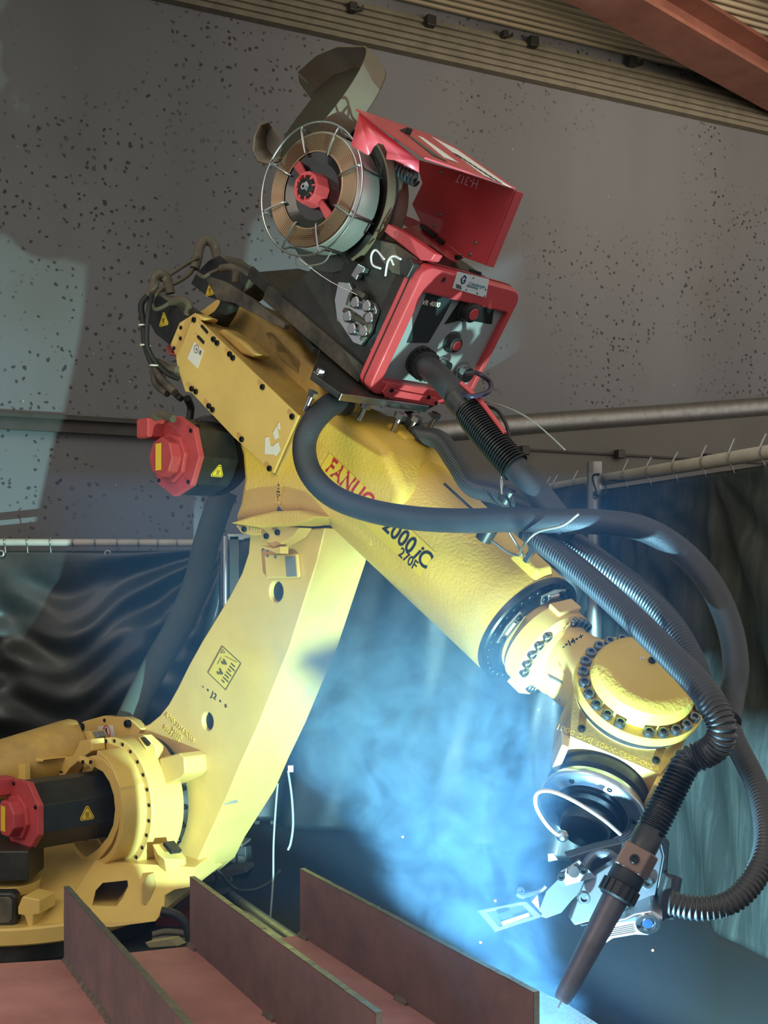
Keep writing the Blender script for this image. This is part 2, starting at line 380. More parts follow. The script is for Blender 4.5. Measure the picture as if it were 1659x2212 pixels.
def curtain(name, top, zlow, fold, label, n=150, m=90, mt=None):
    """top: function f->(point on the hem line, outward normal); fold: function (f, g)->offset"""
    t = thing(name, top(.5)[0]*1, label, 'curtain')
    bm = BM(); grid = []
    for j in range(m+1):
        row = []
        for i in range(n+1):
            f = i/n; g = j/m; p, nn = top(f); q = V((p.x, p.y, p.z+(zlow-p.z)*g)); row.append(bm.verts.new(q+nn*fold(f, g)))
        grid.append(row)
    for j in range(m):
        for i in range(n): bm.faces.new((grid[j][i], grid[j][i+1], grid[j+1][i+1], grid[j+1][i]))
    o = mk('sheet', bm, mt or M_curt, t, ang=80); md = o.modifiers.new('s', 'SOLIDIFY'); md.thickness = .004
    return t
def eyelet(p, n, t):
    bm = BM(); torus(bm, p, n, .012, .005, 20, 8); mk('eyelet', bm, M_gal, t)
def rail_with_hooks(name, a, b, r, label, hooks, what, long=False):
    bm = BM(); tube(bm, [a, a.lerp(b, .5), b], r, 14, step=.2); tag(mk(name, bm, M_pipe), label, 'pipe')
    d = (b-a).normalized(); s = d.cross(Z)
    for i, p in enumerate(hooks):
        f = (p-a).dot(d); c = a+d*f; bm = BM()
        h = .052 if long else .024
        tube(bm, [c+Z*h*(.9+.2*random.random())+s*.002, c+Z*r+s*(r*.9), c+s*(r+.004), c-Z*r*1.1+s*(r*.6), c-Z*.045], .0028, 6, step=.004)
        tag(mk('curtain_hook', bm, M_gal), 'thin wire hook on the %s, %s from its left end' % (what, ORD[i]), 'hook', 'wire hooks on the '+what)
YL = 5.15
la, lb = at(-60, 1171, YL), at(474, 1173, YL)
rail_with_hooks('curtain_rail', la, lb, .0155, 'level pale curtain rail behind the left of the robot', [at(x, 1172, YL) for x in (12, 60, 110, 158, 206, 254, 300, 342, 383, 424)], 'level left rail')
cl0, cl1 = at(-60, 1190, YL), at(476, 1190, YL)
def foldL(f, g):
    x = f*1.06; z = g*1.2; w = 0
    a = math.atan2(z+.02, 1.10-x); r = math.hypot(z, 1.10-x)          # rays pulled from the right top corner
    w += .030*math.sin(a*17)*math.exp(-((r-.3)/.33)**2)*(1-math.exp(-r*6))
    w += .024*math.sin(9*z+6*x+1.4*math.sin(5*x))*min(1, z*3)
    w += .016*math.sin(21*z-9*x+2*math.sin(7*x+2))*min(1, z*3)*(.5+.5*math.sin(3*x+2*z))
    w += .006*math.sin(47*z+13*x+3*math.sin(11*x))*min(1, z*3)
    return w
ct = curtain('welding_curtain', lambda f: (cl0.lerp(cl1, f), V((0, -1, 0))), FLOOR+.02, foldL, 'dark wrinkled welding curtain hung from the level rail on the left')
for x in (2, 233, 440): eyelet(at(x, 1196, YL-.012), V((0, -1, 0)), ct)
# post and door frame behind the lower arm
c = at(487, 1158, 5.08); bm = BM(); cyl(bm, V((c.x, c.y, FLOOR)), c, .013, n=16); tag(mk('curtain_post', bm, M_stl), 'thin bright steel post at the right end of the left curtain', 'post')
t = thing('door_frame', at(540, 1300, 5.3), 'dark brown steel door frame between the left post and the lower arm', 'frame'); M_frame = mat('brown_steel_frame', (72, 62, 54), .5, vary=.2)
for x in (507, 556, 590):
    bm = BM(); c = at(x, 1158, 5.3); box(bm, V((c.x, c.y, (c.z+FLOOR)/2)), V((.012 if x != 507 else .022, 0, 0)), V((0, .02, 0)), V((0, 0, (c.z-FLOOR)/2))); mk('upright', bm, M_frame, t, .003)
bm = BM(); c = at(546, 1160, 5.3); box(bm, c, V((.11, 0, 0)), V((0, .02, 0)), V((0, 0, .014))); mk('head_bar', bm, M_gal, t, .003)
# middle curtain: from the door frame behind the arm to the corner post
m0, m1 = at(498, 1170, 5.35), V((.80, 4.45, 1.47))
def foldM(f, g):
    x = f*2.0; w = .035*math.sin(13*x+2.2*g*math.sin(3*x))*(.35+.65*g)*(1.2-.6*f)
    w += .02*math.sin(6*g*2+4*x)+.008*math.sin(31*x+9*g)
    return w
nn = (m1-m0); nn = V((nn.y, -nn.x, 0)).normalized()
curtain('welding_curtain', lambda f: (m0.lerp(m1, f), nn), FLOOR+.02, foldM, 'dark welding curtain behind the smoke between lower arm and corner post', 180, 60)
# right rail, post, curtain
def rr(px): # rail point on its line at this pixel column
    a, b = V((.664, 4.79, 1.47)), V((1.083, 3.395, 1.47)); d = b-a; k = (px-CX)/FPX
    f = (a.x-k*a.y)/(k*d.y-d.x); return a+d*f
ra, rb = rr(1120), rr(1790)
dR = (rb-ra).normalized(); nR = V((dR.y, -dR.x, 0)); nR = nR if nR.x < 0 else -nR
rail_with_hooks('curtain_rail', ra, rb, .021, 'sloping pale curtain rail running out to the right edge', [rr(x) for x in (1190, 1205, 1249, 1357, 1408, 1465, 1527, 1587, 1656)], 'sloping right rail', True)
pc = rr(1314)+nR*.055; bm = BM(); cyl(bm, V((pc.x, pc.y, FLOOR)), V((pc.x, pc.y, at(1314, 998, pc.y).z)), .027, n=20)
tag(mk('curtain_post', bm, M_gal), 'thick grey steel post standing before the sloping rail', 'post')
def foldR(f, g):
    L_ = 2.0; x = f*L_; z = g*1.4; w = 0
    for xe, k, am in ((.78, 23, .016), (.46, 17, .012), (1.25, 15, .02)):
        a = math.atan2(x-xe, z+.05); r = math.hypot(x-xe, z)
        w += am*math.sin(a*k)*min(1, r*3)*math.exp(-(a/1.0)**2)
    w += .03*math.sin(8*x+1.1*z)*min(1, z)+.006*math.sin(29*x+6*math.sin(3*z))*min(1, z*2)
    return w
ct = curtain('welding_curtain', lambda f: (ra.lerp(rb+dR*.3, f)-Z*.035, nR), FLOOR+.02, foldR, 'blackish welding curtain under the sloping rail on the right', 200, 80, M_curt2)
pe = on(1286, 1069, ra+nR*.10, nR); eyelet(pe, nR, ct); M_tie = mat('black_cable_tie', (18, 18, 18), .5)
bm = BM(); tube(bm, [pe+nR*.006, pe+dR*.05+nR*.02, rr(1330)+nR*.09-Z*.0, rr(1332)+nR*.07+Z*.01, rr(1300)+nR*.02+Z*.01], .0035, 6)
tube(bm, [pe+nR*.004-Z*.002, pe+dR*.07-Z*.006, rr(1352)+nR*.07-Z*.02, rr(1362)+nR*.02-Z*.02], .003, 6); mk('tie_cord', bm, M_tie, ct)
# ------------------------------------------------------------------ the robot
robot = thing('industrial_robot', (-1.1, 3.78, FLOOR), 'large yellow six-axis welding robot arm reaching down to the right', 'robot')
HB = socket_bolt('bolt', .0085, .008); HBS = socket_bolt('bolt', .006, .005); HBL = socket_bolt('bolt', .0125, .013, mat('zinc_bolt', (112, 118, 120), .3, .9))
# base
J1 = V((-1.11, 3.76, 0))
bm = BM(); lathe(bm, J1, Z, [(FLOOR, 0), (FLOOR, .375), (.085, .375), (.085, 0)], 64); mk('base', bm, M_blk, robot, .004)
bm = BM(); lathe(bm, J1, Z, [(.083, 0), (.083, .395), (.088, .40), (.128, .40), (.134, .394), (.134, 0)], 72); turn = mk('turntable', bm, M_yel, robot)
# carriage: C shaped front plate, lower block with a window
tF = -.23
C_out = [(69, 1836), (69, 1876), (61, 1899), (48, 1913), (20, 1922), (-40, 1925), (-40, 1990), (60, 1990), (135, 1966), (172, 1909), (208, 1862), (240, 1822), (254, 1787), (261, 1745), (259, 1700), (243, 1662), (222, 1640), (200, 1632), (180, 1638)]
C_in = [(180, 1658), (203, 1657), (222, 1668), (236, 1690), (245, 1718), (248, 1748), (244, 1782), (232, 1808), (211, 1834), (188, 1850), (163, 1858), (136, 1857), (112, 1846), (100, 1833)]
bm = BM(); prism(bm, [S(x, y, tF) for x, y in C_out+C_in], A*.10); car = mk('carriage', bm, M_yel, robot, .0025, 3)
# lower carriage: left and right skirts flaring down to the turntable, window in the right one
def D3(l): return [at(x, y, d) for x, y, d in l]
bm = BM(); prism(bm, D3([(-60, 1925, 3.62), (30, 1918, 3.65), (61, 1899, 3.68), (69, 1850, 3.72), (112, 1862, 3.72), (165, 1864, 3.715), (208, 1858, 3.70), (172, 1909, 3.60), (137, 1966, 3.48), (138, 1996, 3.42), (-60, 1996, 3.42)]), V((0, .3, 0)))
mk('carriage_skirt', bm, M_yel, robot, .004, 3, ang=25)
bm = BM(); prism(bm, D3([(206, 1858, 3.70), (300, 1866, 3.66), (421, 1873, 3.62), (422, 1914, 3.60), (376, 1922, 3.58), (356, 1934, 3.57), (354, 1966, 3.53), (336, 1990, 3.49), (240, 2003, 3.46), (138, 1996, 3.42), (137, 1966, 3.48), (172, 1909, 3.60)]), V((0.05, .3, 0)))
cut = BM(); prism(cut, [at(x, y, 3.3) for x, y in ((192, 1976), (198, 1948), (214, 1932), (272, 1926), (274, 1940), (262, 1962), (248, 1978))], V((-.16, .8, -.12)))
mk('carriage_skirt', bm, M_yel, robot, .005, 3, cut=cut, ang=25)
bm = BM(); prism(bm, D3([(318, 1888, 3.6), (332, 1915, 3.585), (324, 1945, 3.55), (318, 1962, 3.53), (306, 1950, 3.53), (306, 1910, 3.58)]), V((.02, .05, 0))); mk('skirt_recess', bm, M_yeld, robot, .004)
# J2 housing rings, axis along A
C2 = S(330, 1722, 0.0)
bm = BM(); lathe(bm, C2, A, ringprof(-.235, -.125, .150, .185), 64, a0=math.radians(-100), a1=math.radians(120), xdir=-U*1.0+Z*.0)
bm.free(); bm = BM(); lathe(bm, C2, A, ringprof(-.145, -.025, .155, .208), 72); fl2 = mk('joint_housing', bm, M_yel, robot, .004)
bm = BM(); lathe(bm, C2, A, ringprof(-.228, -.14, .163, .182), 72, a0=math.radians(-78), a1=math.radians(128), xdir=U); mk('motor_shroud', bm, M_yel, robot, .003)
bm = BM(); lathe(bm, C2, A, [(-.03, 0), (-.03, .19), (.004, .196), (.004, 0)], 72); gr = mk('reducer_ring', bm, M_blk, robot)
bm = BM(); lathe(bm, C2, A, [(-.12, 0), (-.12, .156), (-.11, .156), (-.11, 0)], 48); mk('bore_back', bm, M_hole, robot)  # near-black disc puts the shade inside the bore into colour
for k in range(26):
    a = 2*math.pi*k/26+.1; d = U*math.cos(a)+Z*math.sin(a)
    if d.dot(U) > -.75:
        bm = None; put('bolt_hole', HBS.copy() if k < 0 else HBS, C2+d*.196-A*.1445, -A, fl2)
for k in range(7):
    a = math.radians(-52+k*17); d = U*math.cos(a)+Z*math.sin(a); put('bolt', HB, C2+d*.196-A*.014+d*.001, d, gr)
bm = BM(); tube(bm, [S(177, 1640, tF-.01), S(200, 1650, tF-.01)], .013, 12); lug = mk('shroud_lug', bm, M_yel, car)
for x in (179, 196): put('bolt', HBS, S(x, 1646, tF-.024), -A, lug)
bm = BM(); cyl(bm, S(292, 1711, -.185)+U*.02, S(292, 1711, -.185)-U*.05, .014); 
bm.free()
# lugs on the housing and the plate with the black gauge
bm = BM(); prism(bm, [S(297, 1592, -.12), S(310, 1587, -.12), S(337, 1612, -.09), S(336, 1640, -.09), S(326, 1638, -.09)], A*.03); l2 = mk('top_lug', bm, M_yel, robot, .004)
bm = BM(); prism(bm, [S(303, 1594, -.122), S(309, 1592, -.122), S(320, 1606, -.112), S(317, 1612, -.112)], A*.01); mk('dark_insert', bm, M_stld, l2)
gp = [at(328, 1822, 3.62), at(371, 1818, 3.70), at(402, 1851, 3.66), at(398, 1858, 3.63), at(355, 1856, 3.58), at(340, 1845, 3.6)]
bm = BM(); prism(bm, gp, V((0, .04, -.05))); gl = mk('gauge_bracket', bm, M_yel, robot, .005)
gp2 = [at(350, 1825, 3.61), at(372, 1822, 3.65), at(390, 1843, 3.62), at(368, 1846, 3.585)]
bm = BM(); prism(bm, gp2, (gp2[1]-gp2[0]).cross(gp2[3]-gp2[0]).normalized()*-.012); gg = mk('gauge_plate', bm, M_blk, gl, .002)
# servo motor with red end cap (J2): octagon section along the joint axis
def octagon(c, r, x, y, rot=0.0, n=8, sq=1.0): return [c+x*(r*math.cos(rot+2*math.pi*(k+.5)/n))+y*(r*sq*math.sin(rot+2*math.pi*(k+.5)/n)) for k in range(n)]
def servo(name, c, ax, x, y, rot, r, length, label_on=None):
    """c: centre of the red end; ax: from the red end into the robot"""
    bm = BM(); prism(bm, octagon(c+ax*.018, r*.95, x, y, rot), ax*length); body = mk(name, bm, M_mot, robot, .003)
    bm = BM(); prism(bm, octagon(c, r, x, y, rot), ax*.02); cap = mk('red_end_cap', bm, M_redm, body, .003)
    c2 = c-y*r*.04-x*r*.08; bm = BM(); prism(bm, octagon(c2-ax*.045, r*.50, x, y, rot), ax*.047); enc = mk('encoder_cover', bm, M_redm, body, .005)
    bm = BM(); prism(bm, octagon(c2-ax*.012, r*.62, x, y, rot+.2), ax*.014); mk('cover_flange', bm, M_redm, body, .003)
    o = c2-ax*.0465; decal('rating_label', [o-x*r*.17+y*r*.33, o-x*r*.17-y*r*.33, o+x*r*.06-y*r*.33, o+x*r*.06+y*r*.33], -ax, M_lab, body)
    for k in range(8):
        if k % 2 == 0: a = rot+2*math.pi*(k+.5)/8; put('bolt', HBS, c+(x*math.cos(a)+y*math.sin(a))*r*.88-ax*.001, -ax, body)
    c3 = c-x*r*.75+y*r*.72; bm = BM(); box(bm, c3-ax*.02, x*r*.26, y*r*.24, ax*.035); mk('connector_box', bm, M_redm, body, .006)
    return body
def hot_sign(parent, c, x, y, n, s):
    x, y, n = V(x).normalized(), V(y).normalized(), V(n).normalized()
    def tri(k, rr_):
        out = []
        for i in range(3):
            a = math.pi/2+i*2*math.pi/3; v = x*math.cos(a)+y*math.sin(a); 
            for da in (-.16, 0, .16):
                w = x*math.cos(a+da*1.1)+y*math.sin(a+da*1.1); out.append(c+w*k*(1.0 if da == 0 else .965))
        return out
    sg = decal('hot_surface_sign', tri(s, 0), n, M_lab, parent, .0012)
    bm = BM(); q = [p+n*.0013 for p in tri(s*.86, 0)]; q2 = [p+n*.0013 for p in tri(s*.76, 0)]
    for i in range(len(q)):
        j = (i+1) % len(q); f = [bm.verts.new(v) for v in (q[i], q[j], q2[j], q2[i])]; bm.faces.new(f)
    for k in (-1, 0, 1):
        pts = [c+x*(k*.16*s+.045*s*math.sin(i*1.6))+y*(-.2*s+i*.085*s)+n*.0014 for i in range(7)]
        for a_, b_ in zip(pts, pts[1:]): line(bm, a_, b_, .045*s, n)
    line(bm, c-x*.3*s-y*.3*s+n*.0014, c+x*.3*s-y*.3*s+n*.0014, .04*s, n)
    mk('sign_symbol', bm, M_ink, parent)
cm2 = S(44, 1762, -.46); r2 = .112
mo = servo('base_servo_motor', cm2, A, U, Z, 0, r2, .38)
fc = cm2+A*.165-U*0+U*(r2*.95*math.cos(math.pi/8)); hot_sign(mo, fc+Z*.0-Z*.006, A, Z, U, .026)
for xx in ((62, 1853, .012), ): bm = BM(); torus(bm, S(xx[0], xx[1], -.40), A, .014, .003, 20, 6); mk('lifting_eye', bm, M_stl, mo)
# second servo under it, vertical
bm = BM(); box(bm, at(22, 1868, 3.50)+V((-.03, .06, 0)), V((.09, 0, 0)), V((0, .08, 0)), V((0, 0, .045))); b2 = mk('turntable_servo_motor', bm, M_blk, robot, .006)
bm = BM(); lathe(bm, at(10, 1900, 3.58), Z, [(-.03, 0), (-.03, .10), (.0, .105), (.0, 0)], 40); mk('servo_flange', bm, M_yel, robot, .004)
bm = BM(); prism(bm, [at(x, y, 3.40) for x, y in [(-20, 1928), (26, 1928), (35, 1938), (36, 1992), (26, 2004), (-20, 2006)]], V((0, .05, 0))); bc = mk('service_cover', bm, M_blk, robot, .01, 3)
bm = BM(); prism(bm, [at(x, y, 3.395) for x, y in [(-18, 1938), (20, 1938), (26, 1946), (26, 1986), (20, 1994), (-18, 1996)]], V((0, .02, 0))); mk('cover_face', bm, M_dust, bc, .004)
bm = BM(); prism(bm, [at(x, y, 3.40) for x, y in [(38, 1960), (48, 1936), (86, 1944), (86, 1975), (72, 1978), (70, 2004), (60, 2003), (52, 1978), (38, 1976)]], V((.02, .09, 0))); mk('stop_block', bm, M_yel, robot, .004)
# balancer cylinder and its brackets
bm = BM(); b0, b1 = at(178, 1606, 4.02), at(-120, 1700, 3.84); ax = (b1-b0).normalized()
lathe(bm, b0, ax, [(0, 0), (0, .082), (.02, .092), (.05, .094), (.55, .094), (.55, 0)], 48); bal = mk('balancer_cylinder', bm, M_yeld, robot)
fp = [(148, 1640), (153, 1600), (166, 1568), (180, 1558), (202, 1552), (224, 1546), (246, 1549), (272, 1549), (288, 1557), (303, 1574), (296, 1596), (262, 1600), (230, 1602), (206, 1608), (188, 1625)]
bm = BM(); prism(bm, [S(x, y, -.02) for x, y in fp], A*.03); bf = mk('balancer_flange', bm, M_yel, robot, .003)
for x, y in ((178, 1570), (279, 1563)): put('bolt', socket_bolt('bolt', .013, .016), S(x, y, -.021), -A, bf)
put('bolt_hole', HBS, S(226, 1556, -.021), -A, bf)
st = [S(211, 1569, -.0215), S(245, 1566, -.0215), S(249, 1594, -.0215), S(220, 1597, -.0215)]
decal('no_touch_sticker', st, -A, M_white, bf)
sc_ = sum(st, V())/4-A*.0016; bm = BM(); torus(bm, sc_, A, .022, .0018, 32, 4); line(bm, sc_-U*.014+Z*.014, sc_+U*.014-Z*.014, .004, -A); mk('red_ring_symbol', bm, M_redink, bf)
bm = BM(); line(bm, sc_-Z*.012, sc_+Z*.010, .006, -A); line(bm, sc_-Z*.012-U*.006, sc_-Z*.012+U*.006, .004, -A); ball(bm, sc_+Z*.013, .003, 8); mk('figure_symbol', bm, M_ink, bf)
bm = BM(); prism(bm, [S(x, y, -.12) for x, y in [(180, 1580), (192, 1579), (206, 1606), (196, 1622)]], A*.06); mk('side_cheek', bm, M_yel, robot, .004)
bm = BM(); prism(bm, [S(x, y, -.11) for x, y in [(190, 1582), (208, 1580), (213, 1592), (203, 1608)]], A*.03); mk('dark_pad', bm, M_grey, robot, .003)
rb_ = [(60, 1652), (67, 1646), (156, 1634), (166, 1616), (172, 1600), (196, 1596), (199, 1622), (182, 1634), (150, 1660), (136, 1680), (118, 1686), (66, 1684)]
bm = BM(); prism(bm, [S(x, y, -.2) for x, y in rb_], A*.05); bb = mk('balancer_arm', bm, M_yel, robot, .004)
bm = BM(); line(bm, S(104, 1663, -.2015), S(135, 1668, -.2015), .006, -A, .001); mk('stamped_slot', bm, M_hole, bb)
for x in (107, 126): put('bolt_hole', HBS, S(x, 1676, -.2), -A, bb)
bm = BM(); prism(bm, [S(x, y, -.33) for x, y in [(-30, 1662), (53, 1650), (54, 1690), (-30, 1700)]], A*.02); mk('motor_guard', bm, M_yel, robot, .002)
bm = BM(); prism(bm, [S(x, y, -.28) for x, y in [(46, 1635), (60, 1634), (92, 1640), (92, 1646), (46, 1650)]], A*.09); mk('guard_tab', bm, M_yel, robot, .006)
bm = BM(); cyl(bm, S(-2, 1681, -.36), S(-2, 1681, -.30), .022); mk('cable_gland', bm, M_blk, robot, .004)
# lower arm
la_pts = [(540, 1150), (536, 1195), (522, 1238), (500, 1280), (470, 1330), (438, 1382), (408, 1436), (384, 1485), (364, 1521), (345, 1545), (322, 1564), (295, 1576), (268, 1592), (248, 1640), (240, 1720), (250, 1800), (280, 1868), (330, 1902), (380, 1902), (415, 1884),
          (436, 1840), (490, 1722), (520, 1650), (555, 1574), (588, 1492), (625, 1400), (660, 1290), (684, 1215), (702, 1140)]
bm = BM(); la_ = [S(x, y, 0) for x, y in la_pts]
lb_ = []
for (x, y), p in zip(la_pts, la_):
    q = p+A*.19
    if y > 1790 and x > 300: q = p+A*.17+Z*(.02*(x > 400))
    lb_.append(q)
loft(bm, la_, lb_); cut = BM()
for x, y, r in ((579, 1278, .0295), (431, 1560, .0275)): cyl(cut, S(x, y, -.03), S(x, y, -.03)+A*.12, r, n=36)
arm = mk('lower_arm', bm, M_yel, robot, .024, 4, cut=cut)
for x, y, r in ((579, 1278, .0293), (431, 1560, .0273)):
    bm = BM(); cyl(bm, S(x, y, -.03)+A*.045, S(x, y, -.03)+A*.09, r, n=36); mk('bore_disc', bm, M_hole, arm)  # near-black disc set inside each bore
bm = BM(); prism(bm, [S(x, y, .002) for x, y in [(392, 1632), (436, 1620), (447, 1630), (449, 1664), (441, 1674), (400, 1692)]], -A*.085); mk('stop_block', bm, M_yel, arm, .006)
bm = BM(); prism(bm, [S(576, 1197, 0), S(648, 1195, 0), S(652, 1248, 0), S(580, 1250, 0)], -A*.012); bo = mk('boss', bm, M_yel, arm, .006)
decal('grey_inset', [S(617, 1203, -.0125), S(638, 1202, -.0125), S(641, 1245, -.0125), S(620, 1246, -.0125)], -A, M_grey, arm)
text('axis_mark', '- \u2022 J2 \u2022 +', S(436, 1486, -.001), S(475, 1521, -.001)-S(436, 1486, -.001), Z, .027, M_ink, arm, align='LEFT', bold=.0003, spacing=1.35)
o = S(358, 1547, -.001); xd = S(424, 1610, -.001)-o
text('cast_number', 'A290-7324-X355', o, xd, Z, .024, M_yelc, arm, thick=.003)
text('cast_number', '2ABBB', S(372, 1578, -.001), xd, Z, .02, M_yelc, arm, thick=.003)
text('cast_number', 'BT/ 2 1151', S(355, 1574, -.001), xd, Z, .02, M_yelc, arm, thick=.003)
q = [S(481, 1396, -.0005), S(521, 1433, -.0005), S(488, 1490, -.0005), S(450, 1453, -.0005)]
dg_ = decal('warning_diagram', q, -A, mat('faded_yellow_label', (222, 188, 84), .5), arm, .0006)
bm = BM(); n_ = -A
def qq(a, b): return q[0].lerp(q[1], a).lerp(q[3].lerp(q[2], a), b)-A*.0008
for a_, b_ in (((0, 0), (1, 0)), ((1, 0), (1, 1)), ((1, 1), (0, 1)), ((0, 1), (0, 0))): line(bm, qq(*a_), qq(*b_), .003, n_)
for tri_ in (((.08, .06), (.22, .10)), ((.22, .10), (.07, .2)), ((.07, .2), (.08, .06)), ((.3, .18), (.85, .06)), ((.18, .3), (.18, .55))): line(bm, qq(*tri_[0]), qq(*tri_[1]), .0018, n_)
for a_, b_ in ((.36, .30), (.40, .36), (.33, .40), (.46, .33), (.40, .62), (.46, .7), (.38, .76), (.52, .66)): line(bm, qq(a_-.06, b_), qq(a_+.06, b_+.02), .007, n_)
for i in range(7): line(bm, qq(.66, .22+i*.105), qq(.66+(.2, .28, .16, .26, .22, .28, .15)[i], .22+i*.105), .005, n_)
mk('diagram_print', bm, mat('faded_ink', (96, 84, 44), .6), arm)
# J3 casting
c3 = [(505, 944), (517, 985), (521, 1035), (513, 1085), (495, 1129), (545, 1118), (600, 1108), (645, 1107), (690, 1120), (745, 1152), (800, 1195), (845, 1160), (870, 1060), (830, 960), (730, 884), (660, 880), (600, 930)]
bm = BM(); prism(bm, [S(x, y, -.045) for x, y in c3], A*.31); hub = mk('elbow_casting', bm, M_yelc, robot, .03, 4)
bm = BM(); prism(bm, [S(493, 1130, -.085), S(540, 1115, -.085), S(590, 1104, -.085), S(640, 1102, -.085), S(690, 1116, -.085), S(640, 1134, -.085), S(560, 1140, -.085)], A*.16); mk('casting_lip', bm, M_yelc, robot, .008, 3)
# casing behind the cover plate and the plate itself
cs = [(425, 690), (640, 895), (660, 902), (596, 1030), (560, 995), (505, 944), (416, 850), (384, 790), (372, 745), (392, 700)]
bm = BM(); prism(bm, [S(x, y, -.050) for x, y in cs], A*.32); cut = BM()
prism(cut, [S(x, y, -.03)+B*.03 for x, y in [(470, 742), (600, 866), (616, 850), (640, 880), (655, 860), (520, 700)]], A*.26)
cut.free()
bm2 = BM(); prism(bm2, [S(x, y, .10) for x, y in [(432, 700), (446, 668), (484, 642), (530, 662), (600, 712), (676, 790), (700, 880), (650, 900), (600, 870)]], A*.17); mk('casing_hump', bm2, M_yeld, robot, .02, 3)
mk('rear_casing', bm, M_yeld, robot, .006, 3)
cv = [(422, 684), (645, 897), (590, 1022), (505, 945), (413, 848), (400, 846), (383, 792), (380, 772), (396, 738), (410, 700)]
bm = BM(); prism(bm, [S(x, y, -.060) for x, y in cv], A*.008); cover = mk('side_cover_plate', bm, M_yel, robot, .0015)
for x, y in [(420, 691), (462, 733), (470, 741), (497, 765), (504, 773), (568, 836), (632, 900), (424, 846), (415, 840), (452, 877), (460, 885), (523, 949), (583, 1012), (381, 802)]:
    put('bolt', HB, S(x, y, -.0605), -A, cover)
for (a_, b_) in (((436, 704), (449, 719)), ((428, 727), (441, 741))):
    bm = BM(); tube(bm, [S(*a_, -.0605), S(*b_, -.0605)], .005, 8, step=.01); mk('slot', bm, M_hole, cover)
q = [S(420, 738, -.0602), S(440, 757, -.0602), S(427, 796, -.0602), S(405, 774, -.0602)]
decal('white_sticker', q, -A, M_white, cover, .001)
bm = BM(); torus(bm, qq(.42, .22)-A*.0005, A, .0115, .0014, 24, 4)
line(bm, qq(.42, .14), qq(.36, .28), .002, -A); line(bm, qq(.42, .14), qq(.5, .28), .002, -A); line(bm, qq(.36, .26), qq(.5, .26), .002, -A)
for i in range(4): line(bm, qq(.72, .12+.06*i), qq(.92, .12+.06*i), .003, -A)
mk('sticker_print', bm, mat('grey_print', (120, 112, 104), .6), cover)
for pp in ([(600, 917), (604, 912), (606, 930), (600, 925)], [(590, 935), (598, 921), (603, 945), (594, 950)], [(573, 945), (581, 944), (584, 962), (592, 965), (590, 982), (572, 981)], [(592, 962), (601, 955), (606, 972), (596, 985), (590, 980)]):
    decal('sticker_remnant', [S(x, y, -.0605) for x, y in pp], -A, M_white, cover, .0008)
bm = BM(); prism(bm, [S(x, y, -.052) for x, y in [(367, 745), (387, 697), (420, 676), (444, 686), (440, 692), (412, 694), (398, 728), (383, 775)]], A*.05); fl_ = mk('motor_flange', bm, M_yel, robot, .003)
for x, y in ((391, 708), (390, 731), (376, 752)): put('bolt_hole', HBS, S(x, y, -.053), -A, fl_)
bm = BM(); prism(bm, [S(x, y, .06) for x, y in [(420, 682), (478, 640), (494, 652), (440, 690)]], A*.03+B*.02); mk('motor_flange', bm, M_yel, robot, .003)
bm = BM(); prism(bm, [S(x, y, -.02) for x, y in [(466, 716), (480, 709), (530, 740), (558, 766), (545, 772), (520, 765)]], A*.06); mk('cable_cover_block', bm, M_yeld, robot, .01, 3)
bm = BM(); prism(bm, [S(x, y, .10) for x, y in [(560, 712), (590, 700), (640, 740), (660, 775), (650, 830), (600, 790), (575, 750)]], A*.08); mk('cable_cover_block', bm, M_yeld, robot, .02, 3)
text('axis_mark', '-\u2022J3\u2022+', S(602, 1082, -.0475), Z*.9+U*.12, -U, .017, M_ink, hub, bold=.0002, spacing=1.2)
bm = BM(); prism(bm, [S(x, y, -.0455) for x, y in [(601, 1044), (613, 1047), (606, 1091), (594, 1086)]], -A*.0008); mk('axis_label', bm, M_lab, hub)
# limit-switch hardware under the elbow
lw = [(506, 1134), (520, 1152), (540, 1157), (566, 1156), (576, 1176), (590, 1184), (606, 1176), (634, 1160), (648, 1140), (600, 1132)]
bm = BM(); prism(bm, [S(x, y, -.05) for x, y in lw], A*.05); lm = mk('limit_bracket', bm, M_yel, robot, .006, 3)
for x, y in ((528, 1143), (576, 1158), (600, 1150)): put('bolt_hole', HB, S(x, y, -.052), -A, lm)
for i in range(6): bm = BM(); prism(bm, [S(542+4*i, 1139+i*.8, -.0505), S(544+4*i, 1139+i*.8, -.0505), S(545+4*i, 1149+i*.8, -.0505), S(543+4*i, 1149+i*.8, -.0505)], -A*.003); mk('raised_mark', bm, M_yel, lm)
bm = BM(); prism(bm, [S(x, y, -.06) for x, y in [(565, 1178), (590, 1184), (606, 1180), (606, 1196), (596, 1196), (584, 1190), (566, 1184)]], A*.03); mk('switch_tab', bm, M_yel, lm, .002)
for x, y in ((569, 1188), (580, 1189), (579, 1201), (596, 1203)): put('bolt', finish('bolt', lathe(BM(), V(), Z, [(0, 0), (0, .005), (.004, .004), (.004, 0)], 12), M_stl), S(x, y, -.046), -A, lm)
bm = BM(); cyl(bm, S(645, 1112, .0), S(645, 1112, .16), .062, n=48); mk('elbow_gear_ring', bm, M_stld, robot)
